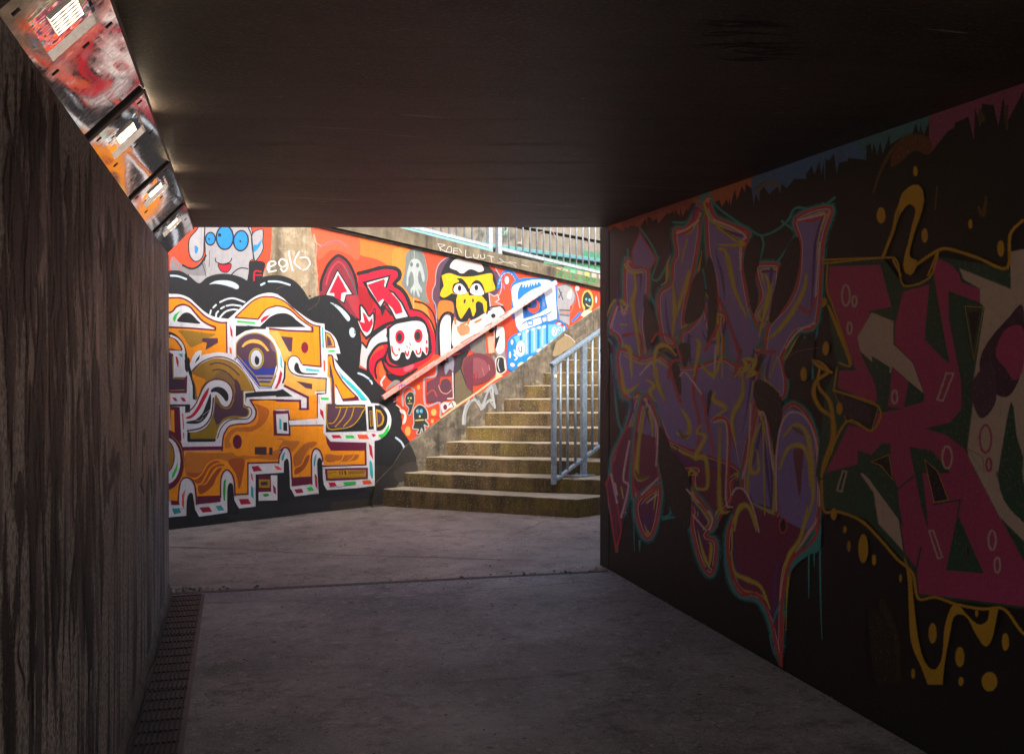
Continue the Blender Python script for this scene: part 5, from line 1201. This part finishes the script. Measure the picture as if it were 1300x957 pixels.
# torn edge of orange and blue paint under the ceiling
def jag(p0, p1, depth, n, seed):
    rr2 = random.Random(seed); q = [Vector(p0), Vector(p1)]; out = []
    fs_ = sorted([rr2.random() for _ in range(n-1)]+[0, 1], reverse=True)
    for i, f_ in enumerate(fs_):
         x = p0[0]+(p1[0]-p0[0])*f_; y = p0[1]+(p1[1]-p0[1])*f_; out.append(Vector((x, y+(depth*(.3+rr2.random()*.8) if i % 2 else depth*(.15+rr2.random()*.5)))))
    return q+out
r.fill('c0664a', jag((762, 290), (895, 246), 18, 40, 1)); r.fill('cc7044', jag((895, 246), (965, 222), 26, 24, 2)); r.fill('a85044', jag((790, 281), (880, 251), 12, 30, 5))
r.fill('5078a8', jag((955, 226), (1100, 173), 34, 30, 3)); r.fill('4a8088', jag((1090, 176), (1190, 141), 30, 24, 4)); r.fill('9a4c68', jag((1180, 143), (1300, 99), 52, 20, 6)); r.fill('9a4c68', jag((1300, 99), (1420, 52), 60, 20, 7))
r.l('8c6a2c', 3.0, 'G 810,60 840,20 880,10 920,30'); r.l('4a6a8a', 2.0, 'G 800,40 850,0')
r.part('graffiti_purple_lettering')
# teal glow lines
for q in ('G 60,740 120,620 180,520 155,500 180,380 180,330', 'G 240,230 290,300 325,370', 'G 400,200 460,200 510,170 540,70', 'G 560,60 620,130 700,190 780,240 830,265 900,240 960,190 1000,130 1100,140 1187,80', 'G 830,265 840,310 820,390', 'G 1000,250 960,320 910,390', 'G 930,195 990,240',
          'G 330,370 300,460 280,520 330,640', 'G 280,460 330,480 390,360', 'G 545,430 560,520', 'G 60,740 120,820 120,957', 'H 100,0 130,300 150,380 120,480 75,630 100,780 130,957', 'G 1030,780 980,957', 'G 1075,760 1080,957', 'G 1110,350 1100,740 1040,760', 'H 350,560 390,760 340,790', 'H 390,760 480,850 530,957', 'H 350,800 420,790 480,830'): r.l(TE, 2.2, q)
def inset(q, d):
    n = len(q); ar = sum(q[i].x*q[(i+1) % n].y-q[(i+1) % n].x*q[i].y for i in range(n)); sg = 1 if ar > 0 else -1; out = []
    for i in range(n):
        t_ = q[(i+2) % n]-q[i-2]
        if t_.length < .01: continue
        t_.normalize(); out.append(q[i]+Vector((-t_.y, t_.x))*d*sg)
    return out
def piece(body, oc=Re, ow=3.2, te=8.0, fillc=Pu, hl=True):
    q = r.sm(r.pts(body), True, 4); r.stroke(TE, te, q, True); r.fill(fillc, q); r.stroke(oc, ow, q, True)
    r.stroke(Pk, .9, inset(q, 2.6), True); n = len(q)
    if hl:
        for k in range(0, n, max(10, n//4)):
            seg = inset([q[(k+j) % n] for j in range(-2, max(10, n//5))], 6.5)[2:-2]
            if len(seg) > 4: r.stroke(Yl, 3.0, seg, False, (.2, 1.2, .2))
            seg = inset([q[(k+5+j) % n] for j in range(-2, max(10, n//6))], 9.5)[2:-2]
            if len(seg) > 4: r.stroke(P2, 2.4, seg, False, (.2, 1.2, .2))
# letter bodies
piece('G 175,380 205,420 275,430 275,560 260,700 280,820 250,900 H 250,170 180,200 150,180 G 145,780 95,715 130,600 170,640 165,500')
r.po(Pu, Re, 1.4, 'G 240,250 320,380 290,430 205,410 200,345')
piece('G 410,240 470,225 535,110 530,240 500,430 460,600 450,700 470,740 400,800 350,760 330,560 390,500 400,400 420,350')
piece('G 565,80 600,170 680,210 770,250 735,320 740,430 770,600 800,680 880,720 900,830 H 820,100 800,250 700,330 600,330 G 620,700 615,560 600,450 570,330')
piece('G 545,560 570,680 600,760 640,640 640,957 H 600,300 500,300 G 440,780 480,720 530,660')
piece('G 810,410 905,405 915,440 900,560 870,660 840,720 790,650 830,560 810,470')
piece('G 1000,180 1170,130 1130,300 1100,680 1000,730 930,850 H 930,30 950,140 930,210 850,160 820,100 G 850,800 870,700 960,600 1010,480 1020,300')
piece('H 140,-20 250,20 330,0 420,60 520,60 640,20 720,60 800,20 830,-20 800,250 750,500 730,590 690,420 660,320 600,320 590,440 480,440 380,420 330,300 260,190 200,220 150,160')
piece('H 225,190 175,360 120,480 110,560 150,780 180,640 200,400 240,280', fillc=Pu); r.fill(Ma, r.sm(r.pts('H 178,365 228,378 195,500 178,640 150,850 120,640 112,540'), True)); r.fill(Ma, r.pts('H 80,620 110,570 140,850 125,940'))
r.k(Re, 1.8, 'H 75,630 105,565 150,855 125,957'); r.k(Re, 1.2, 'H 78,630 125,957')
piece('H 265,200 325,330 320,540 335,640 230,700 210,650 220,400', fillc=Pu); r.fill(Ma, r.pts('H 222,378 315,405 318,540 330,640 235,690 215,640'))
piece('H 225,720 335,640 325,800 290,890 250,860', fillc=Ma)
piece('H 380,420 500,470 600,500 700,540 740,590 690,620 690,700 640,770 590,860 530,780 500,600 520,560 430,550', fillc=Ma, te=3)
r.fill(Pu, r.pts('H 385,330 590,330 660,340 690,420 730,560 700,530 600,495 500,460 385,415'))
piece('H 820,260 860,310 890,500 915,780 870,780 760,740 740,600 770,470', fillc=Pu)
piece('H 990,240 1060,300 1105,440 1115,640 1105,800 1060,870 1000,957 I 620,330 600,500 590,800 540,620 480,510 380,480 330,400 310,250 330,100 H 760,740 900,790 920,600 910,400 940,280', fillc=Ma)
r.fill(Pu, r.sm(r.pts('H 975,260 1040,300 1090,440 1100,640 1095,790 1050,850 1000,840 930,800 915,640 915,400 940,290'), True)); r.fill(Ma, r.pts('H 700,600 800,740 930,800 1050,860 1000,957 760,957 690,760'))
r.fill(Ma, r.pts('H 480,640 600,800 560,860 500,760')); piece('H 470,640 600,800 560,880 I 250,200 240,340 210,370 160,280 120,100 H 500,760', fillc=Ma)
# black holes between the letters
for q in ('G 260,560 290,600 330,720 300,790 270,800', 'G 500,480 540,440 555,560 540,650 460,690 480,560', 'G 570,380 600,420 615,600 600,740 570,780 575,600', 'G 760,330 800,270 830,300 820,390 800,470 815,560 790,640 760,500 745,400', 'G 940,360 1000,270 1020,340 1000,480 960,580 880,690 880,600', 'G 430,800 485,795 470,880 455,900', 'H 380,40 430,60 440,190 410,150', 'H 815,120 930,225 900,490 870,330 800,230', 'H 570,200 590,180 570,310', 'H 340,350 400,470 480,600 480,840 400,770 350,600 330,480', 'G 950,870 1040,770 1090,750 1060,957 960,957', 'G 820,850 840,860 800,957 790,957'): r.f(Bk, q)
r.o(Bk, 0, 0, 1, 1) if False else None
r.t('H'); r.o(Bk, 938, 830, 18, 36, 0, Re, 1.6)
# red inner lines, pink highlights, yellow ribbons
for q in ('G 415,260 480,240 530,130', 'G 570,110 620,190 760,260 740,340', 'G 1005,190 1090,190 1150,150', 'G 380,957 395,880 440,870', 'G 300,780 330,740 400,770 440,860', 'G 700,957 730,820', 'H 380,40 420,180 440,230', 'G 160,750 230,740 250,800 240,870', 'G 620,560 690,740 720,830', 'G 820,830 900,830', 'G 560,820 620,700', 'H 520,60 500,180 530,330 520,480', 'H 540,180 600,480', 'H 600,320 670,340 670,700', 'H 740,560 800,230', 'G 1100,560 1060,640 1010,600', 'H 210,640 260,690 335,640'): r.l(Re, 2.6, q)
for q in ('G 420,255 480,225 525,190', 'G 600,190 700,230 755,270 735,300 730,430', 'G 1010,190 1140,160', 'G 1115,300 1095,560', 'G 1090,690 1010,730 950,810', 'H 240,100 300,40 310,110', 'H 435,105 465,90 540,190', 'H 600,330 665,350 660,700 690,740', 'H 905,760 905,500 930,340 980,280 1050,310 1100,430 1112,600 1110,780 1060,870 1000,957', 'H 690,680 710,650 750,660 790,740 820,860', 'H 780,240 770,460 740,600', 'H 100,580 130,720', 'H 190,420 160,600 185,640 150,790', 'H 250,680 330,600', 'H 275,720 325,680', 'H 120,625 130,680', 'H 265,215 325,350 320,540', 'G 600,957 610,800', 'H 470,655 530,720', 'H 500,780 560,850', 'H 575,760 595,800 580,850', 'I 620,330 600,430 590,560', 'G 95,715 130,610', 'G 150,610 160,650 180,600', 'H 820,290 850,300 890,560'): r.l(Pk, 1.6, q)
for q in ('G 610,220 700,280 740,310 620,310', 'G 850,450 870,520 850,620 820,760', 'G 620,330 660,350 700,520 760,660', 'G 215,440 220,520 205,600 230,760 240,850', 'G 180,700 140,695', 'G 150,800 190,820 200,957', 'G 310,957 320,820 370,800 420,850', 'G 470,280 440,400', 'G 400,500 410,620 400,760', 'G 1050,450 1040,520 980,640 900,740 860,760', 'G 510,770 530,800 500,957', 'G 750,860 800,880 760,957', 'G 640,740 640,957', 'G 910,850 870,957',
          'H 150,60 170,180 240,140', 'H 270,120 310,150 290,180 320,230', 'H 320,60 330,150 370,230', 'H 440,260 480,330 470,400 420,380', 'H 265,250 240,400 225,560 240,610 290,590', 'H 540,340 520,380 560,400 510,500 560,500 570,640 520,650 510,620', 'H 630,350 630,730 680,760', 'H 540,50 600,100 640,0', 'H 610,180 600,220 660,260 610,300', 'H 740,90 740,200 690,310 710,440', 'H 830,330 790,430 780,560 820,560 810,460', 'H 940,400 1000,340 1060,400 1080,600 1080,720 1030,860', 'H 920,560 960,460 1020,440 1060,500 1070,640', 'H 700,860 720,760 770,740 810,860', 'H 690,840 690,957', 'I 340,100 380,10 430,20 470,120', 'I 330,250 350,360 420,400 490,440 540,560', 'I 740,10 700,180 640,270 600,400', 'G 480,430 460,520 400,700', 'G 700,957 740,900', 'G 860,770 930,720', 'H 740,20 760,60 720,110', 'H 770,80 800,90 770,110', 'H 840,330 850,780', 'H 150,640 160,700'): r.l(Yl, 3.4, q, (.5, 1.4, .4))
for q in ('G 320,860 370,820 410,850', 'H 430,360 450,400 480,390', 'H 980,350 1010,370 1040,390', 'H 220,560 240,600 290,590', 'G 650,240 720,290'): r.l('8a7420', 3.2, q, (.3, 1.2, .3))
r.f('8c4a5c', 'H 990,470 1035,470 1030,560 1020,680 1005,600')
# teal and red drips
for q in ('I 745,250 745,500', 'I 800,200 805,500 812,720', 'I 770,230 770,330', 'I 600,500 540,700 590,860', 'I 620,560 600,720', 'H 210,700 215,957', 'H 240,900 240,957'): r.l(TE, 1.5, q, (1.3, .4))
r.l(Re, 2.2, 'I 530,600 570,760 600,860'); r.l(Re, 1.8, 'I 610,600 600,850'); r.f(TE, 'I 810,100 800,240 740,270 660,340 610,440 640,330 720,230 780,140')
r.l(Re, 3.0, 'I 800,20 790,150 740,220 660,290 620,400 600,560'); r.l(Re, 3.4, 'I 310,240 340,380 400,470 470,480 520,560 560,680'); r.l(TE, 1.8, 'I 300,260 330,400 380,495 450,490 510,560 550,700')
r.t('G'); r.o('2a7074', 75, 720, 18, 24); r.l('a06a8c', 1.0, 'G 85,695 55,720 60,745 90,750')
# ---------------- pink lettering
r.part('graffiti_pink_lettering')
PK, DG, TN, YY, DP = 'c04274', '2c5640', 'd4bcaa', 'd8a41c', '84284e'
r.l('3a2f10', 22, 'L 330,600 350,700 370,830 380,950', (.3, 1.2, .8)); r.l('2a2310', 26, 'L 290,640 320,780 340,957', (.4, 1, .8))
r.fill(DG, r.pts('K 95,50 350,25 440,150 555,110 590,20 890,70 1000,110 1100,150 1300,200 L 1300,700 930,640 700,610 485,590 430,440 270,260 90,215 K 60,957 100,600 150,500 100,170'))
r.po(PK, DG, 1.2, 'K 115,60 340,52 350,90 390,240 290,260 310,290 240,370 250,430 330,600 320,660 150,590 155,510 225,510 130,250 105,160')
r.po(TN, DP, .4, 'K 300,262 395,300 395,400 470,470 520,540 530,615 460,560 330,500 250,430 238,370')
r.po(PK, DG, .8, 'K 440,170 550,140 555,200 530,380 620,470 635,480 560,50 585,25 640,50 680,90 690,130 770,160 770,220 635,170 635,290 690,560 690,680 640,740 530,765 620,790 700,850 780,957 700,957 L 700,0 930,430 1100,640 1100,680 930,630 700,600 490,575 480,470 430,400 410,250 400,130 350,0 K 100,957 200,750 310,770 320,700 430,680 370,670 390,500 530,620 480,480 400,400 400,320 430,200')
r.po(TN, DG, .6, 'K 680,70 905,160 900,0 1000,-20 1200,0 1250,700 1100,957 L 1200,500 1040,460 830,250 700,0 K 715,850 790,957 L 760,0 K 715,850 740,660 735,600 790,240 770,220 770,160 700,120')
r.po(TN, DG, .5, 'L 235,50 300,110 400,230 425,395 320,280 300,150 250,80')
r.fill(DG, r.sm(r.pts('K 905,650 850,957 L 820,60 850,180 930,270 1000,300 930,100 930,0 K 930,800'), True, 3)); r.f('4c2a44', 'K 800,400 900,280 957,240 957,480 900,620 820,600 770,500'); r.f(PK, 'K 880,340 957,330 957,500 920,555 880,500 840,440'); r.f('5a3a56', 'K 740,560 820,480 840,640 780,720 740,650')
# dark holes
r.po(DG, YY, 0.9, 'K 705,235 785,240 745,470'); r.p('2a1c10', 'K 720,260 770,260 742,420'); r.p(DG, 'K 640,180 705,200 700,300 740,480 700,600 660,380')
r.p(DG, 'K 530,370 550,150 575,190 640,480'); r.p(DG, 'K 300,450 380,500 350,680 325,650'); r.p(DG, 'K 460,560 530,620 525,650 440,675'); r.po(Bk, YY, .9, 'K 135,600 330,670 300,775 190,730')
r.p('4c3448', 'K 160,620 250,650 300,680 290,740 150,700'); r.p(DG, 'K 345,830 380,830 385,957 300,957 240,957 240,860 300,880')
r.po('1c1814', YY, 1.1, 'L 290,20 365,-10 380,95 330,35'); r.p(DG, 'K 465,845 560,860 640,957 520,957 L 530,300 500,200 460,0'); r.po('2c1a28', YY, 1.1, 'L 515,10 570,60 615,180 555,190'); r.k(DG, 1.6, 'L 400,135 470,80'); r.k(DG, 1.6, 'L 550,200 665,180 655,240')
r.p(DG, 'L 655,240 765,490 605,475'); r.k(DG, 1.4, 'L 500,380 480,470'); r.po('1c3020', '6c5c14', .8, 'L 695,365 715,415 690,415')
r.fill(DG, r.pts('L 240,30 400,170 425,290 300,120'))
# rings and blocks
for T_, x, y, a_, b_, rot, cl in (('K', 188, 188, 17, 45, 0, TN), ('K', 225, 213, 10, 22, 0, TN), ('K', 204, 330, 10, 25, 0, TN), ('K', 400, 628, 12, 28, 0, TN), ('K', 628, 890, 21, 48, 0, TN), ('K', 795, 810, 25, 60, 0, PK), ('K', 810, 922, 11, 28, 0, PK), ('L', 800, 350, 16, 40, 0, TN), ('L', 822, 455, 12, 32, 0, TN), ('L', 786, 33, 10, 26, 0, PK)):
    r.t(T_); r.o(None, x, y, a_, b_, rot, cl, 1.8)
for q in ('K 625,525 655,527 610,645 585,640 625,525', 'L 170,58 186,62 165,145 145,140 170,58', 'L 533,310 552,310 590,420 572,428 533,310'): r.k(TN, 1.5, q)
# yellow outline and drips
for q, w_ in (('K 95,50 350,25 410,40 440,145 550,112 590,0', 1.6), ('K 108,60 105,160 130,230 180,380 210,490 160,480', 1.6), ('K 150,500 135,600', 1.4), ('K 135,600 330,670 300,775 190,735 90,950', 1.8), ('L 80,100 90,225 150,230 250,270 340,360 400,430 465,490 488,595 560,590 650,620 760,640 850,640 930,740 1100,900', 2.6), ('J 100,870 120,880 380,870', 1.8), ('J 1072,690 1010,760 995,920 850,870 720,830 660,835 560,900 510,940 500,880 540,740 580,620 575,540 540,525 500,560 460,650 440,740 390,870', 3.0), ('J 440,880 480,957', 1.6), ('J 660,835 610,957', 1.6)): r.l(YY, w_, q)
r.f(YY, 'J 470,650 480,570 530,522 575,530 590,590 570,660 540,760 520,860 560,890 530,950 505,930 510,830 530,730 550,640 520,610 480,650 450,720'); 
r.fill(YY, r.sm(r.pts('L 430,420 445,520 450,650 460,780 500,880 530,957'), False)+r.sm(r.pts('L 590,957 600,860 620,750 640,670 690,670 730,740 770,795 800,760 825,640'), False)+r.sm(r.pts('L 790,640 780,690 740,705 690,660 660,625 630,630 600,720 590,840 560,895 520,870 490,780 470,620 460,500'), False))
for T_, x, y, a_, b_ in (('L', 256, 385, 20, 60), ('L', 298, 433, 8, 22), ('L', 545, 742, 16, 42), ('L', 660, 842, 18, 42), ('L', 852, 778, 14, 36), ('L', 785, 945, 32, 40), ('L', 463, 912, 7, 20), ('L', 665, 945, 10, 18), ('L', 175, 305, 6, 14), ('L', 192, 375, 6, 22), ('L', 132, 240, 12, 24), ('L', 735, 658, 6, 14), ('L', 410, 510, 5, 16), ('J', 378, 665, 20, 38), ('J', 590, 762, 14, 34), ('J', 960, 825, 16, 38), ('J', 812, 707, 9, 22), ('J', 545, 450, 9, 24), ('K', 95, 215, 10, 18), ('K', 100, 420, 14, 26), ('K', 5, 530, 10, 30), ('K', 160, 678, 12, 26), ('H', 1035, 95, 12, 32), ('G', 1148, 810, 14, 30), ('G', 1135, 595, 7, 18)):
    r.t(T_); r.o(YY, x, y, a_, b_)
for q in ('J 340,560 380,440 440,340 520,280 600,290 620,350', 'J 640,640 650,520', 'J 850,620 875,660 890,570'): r.l('6a4c14', 4.0, q, (.5, 1.4, .4))
r.f('6e421a', 'J 430,380 480,300 560,270 620,310 610,370 540,350 480,400 430,430'); r.l('5c4a14', 5, 'J 990,130 990,250', (.6, .6)); r.f('5c4a14', 'J 850,210 860,150 885,200')
for q in ('K 40,470 80,480 110,520 60,560 50,620 80,680 130,720 140,800 120,880', 'H 1080,30 1120,60 1180,90', 'H 1120,60 1110,150 1170,240 1180,400 1140,520 1125,600', 'K 110,230 140,300 180,400 210,490'): r.l(YY, 3.6, q, (.6, 1.2, .7))
r.l('8c5c6c', 1.0, 'G 930,890 1000,830 1110,810'); r.l('8c5c6c', 1.0, 'H 1075,30 1120,40')
r.build()
# scratches on the end pillar
r2 = Canvas(Plane(Vector((2.641, 7.11, 0)), Vector((2.641, 0, 0))), rw, base=.0015, step=.00005, grit=.5, under='3c3436'); r2.part('scratched_marks')
rr = random.Random(9)
for k_ in range(16):
    x, y = rr.uniform(761, 774), rr.uniform(438, 500); r2.l('5c545e', .5, f'P {x:.1f},{y:.1f} {x+rr.uniform(-3,3):.1f},{y+rr.uniform(5,14):.1f} {x+rr.uniform(-4,4):.1f},{y+rr.uniform(14,24):.1f}')
r2.l('4c4450', .5, 'P 768,300 769,340 766,420')
r2.build()
# ================================================================ black paint runs on the left wall
LW = Plane(Vector((-.45, 7, 0)), Vector((-.45, 0, 0))); LW.n = Vector((1, 0, 0))
q = Canvas(LW, lw, base=.0008, step=.00005, grit=1.0, under='8a786c'); q.halo = 1.6; q.part('paint_runs')
rl = random.Random(21)
def ytop(x): return 449-(303-x)*1.36
for i in range(170):
    x = 214-210*rl.random()**.8; k_ = (303-x)/300; y0 = ytop(x)+rl.uniform(-5, 420)*k_*1.9; L = rl.uniform(40, 220)*k_*1.5
    if y0 > 880: continue
    n = 7; am = rl.uniform(.5, 3.5)*k_*(.4 if rl.random() < .6 else 1.2); ph = rl.uniform(0, 6); dr = rl.uniform(-6, 6)*k_
    pts = ' '.join(f'{x+am*sin(ph+j*.9)+dr*j/n:.1f},{y0+L*j/n:.1f}' for j in range(n+1))
    q.l(rl.choice(['141113', '191517', '1d191b', '0f0d0f', '1f1a1b']), rl.uniform(1.5, 8)*k_*(1 if rl.random()<.75 else 1.8), 'P '+pts, (.15, 1.0, .1))
for i in range(16):      # pale bluish streaks near the rounded end
    x = rl.uniform(190, 213); y0 = rl.uniform(330, 700); L = rl.uniform(40, 190)
    q.l(rl.choice(['56627a', '4a5260', '6a6f80']), rl.uniform(.6, 1.8), f'P {x:.1f},{y0:.1f} {x+rl.uniform(-1,1):.1f},{y0+L*.5:.1f} {x+rl.uniform(-2,2):.1f},{y0+L:.1f}', (.2, 1, .2))
q.build()

# ================================================================ marks on the tunnel ceiling
class HPlane:
    def __init__(s, z): s.z = z; s.n = Vector((0, 0, -1))
    def hit(s, px, py):
        d = FV + RV*((px-CX)/FPX) + Vector((0, 0, -(py-HY)/FPX)); t_ = (s.z-EYE)/d.z; p = d*t_; return (p.x, p.y)
    def P(s, u, v, d=0.0): return Vector((u, v, s.z-d))
hq = Canvas(HPlane(CEIL), deck, base=.0008, step=.00008, grit=1.0, under='2a2320'); hq.part('ceiling_marks')
rc = random.Random(4)
for i in range(60):      # pale scrapes
    x = rc.uniform(230, 1050); y = rc.uniform(30, 275)
    if x > 760 and y > 300-(x-760)*.36: continue
    L = rc.uniform(4, 26)*(300-y+90)/300; hq.l(rc.choice(['5c5048', '6e625a', '857a70', '4a4039']), rc.uniform(.5, 1.3), f'P {x:.1f},{y:.1f} {x+L*.5:.1f},{y+rc.uniform(-1.5,1):.1f} {x+L:.1f},{y-rc.uniform(0,4):.1f}', (.2, 1, .1))
for i in range(16):      # black scribble
    x = rc.uniform(885, 960); y = rc.uniform(8, 80); hq.l('0e0c0c', rc.uniform(1.2, 3.4), f'P {x:.1f},{y:.1f} {x+30:.1f},{y+rc.uniform(-4,4):.1f} {x+rc.uniform(50,110):.1f},{y+rc.uniform(-6,5):.1f}', (.3, 1, .2))
for y in (60, 112, 152, 184, 208, 228, 244, 257, 268, 277):      # board joints
    hq.k('1c1815', .35, f'P 150,{y} 500,{y+rc.uniform(-1,1)} {1300 if y < 120 else 760+(290-y)*2.6:.0f},{y-1}')
hq.build()
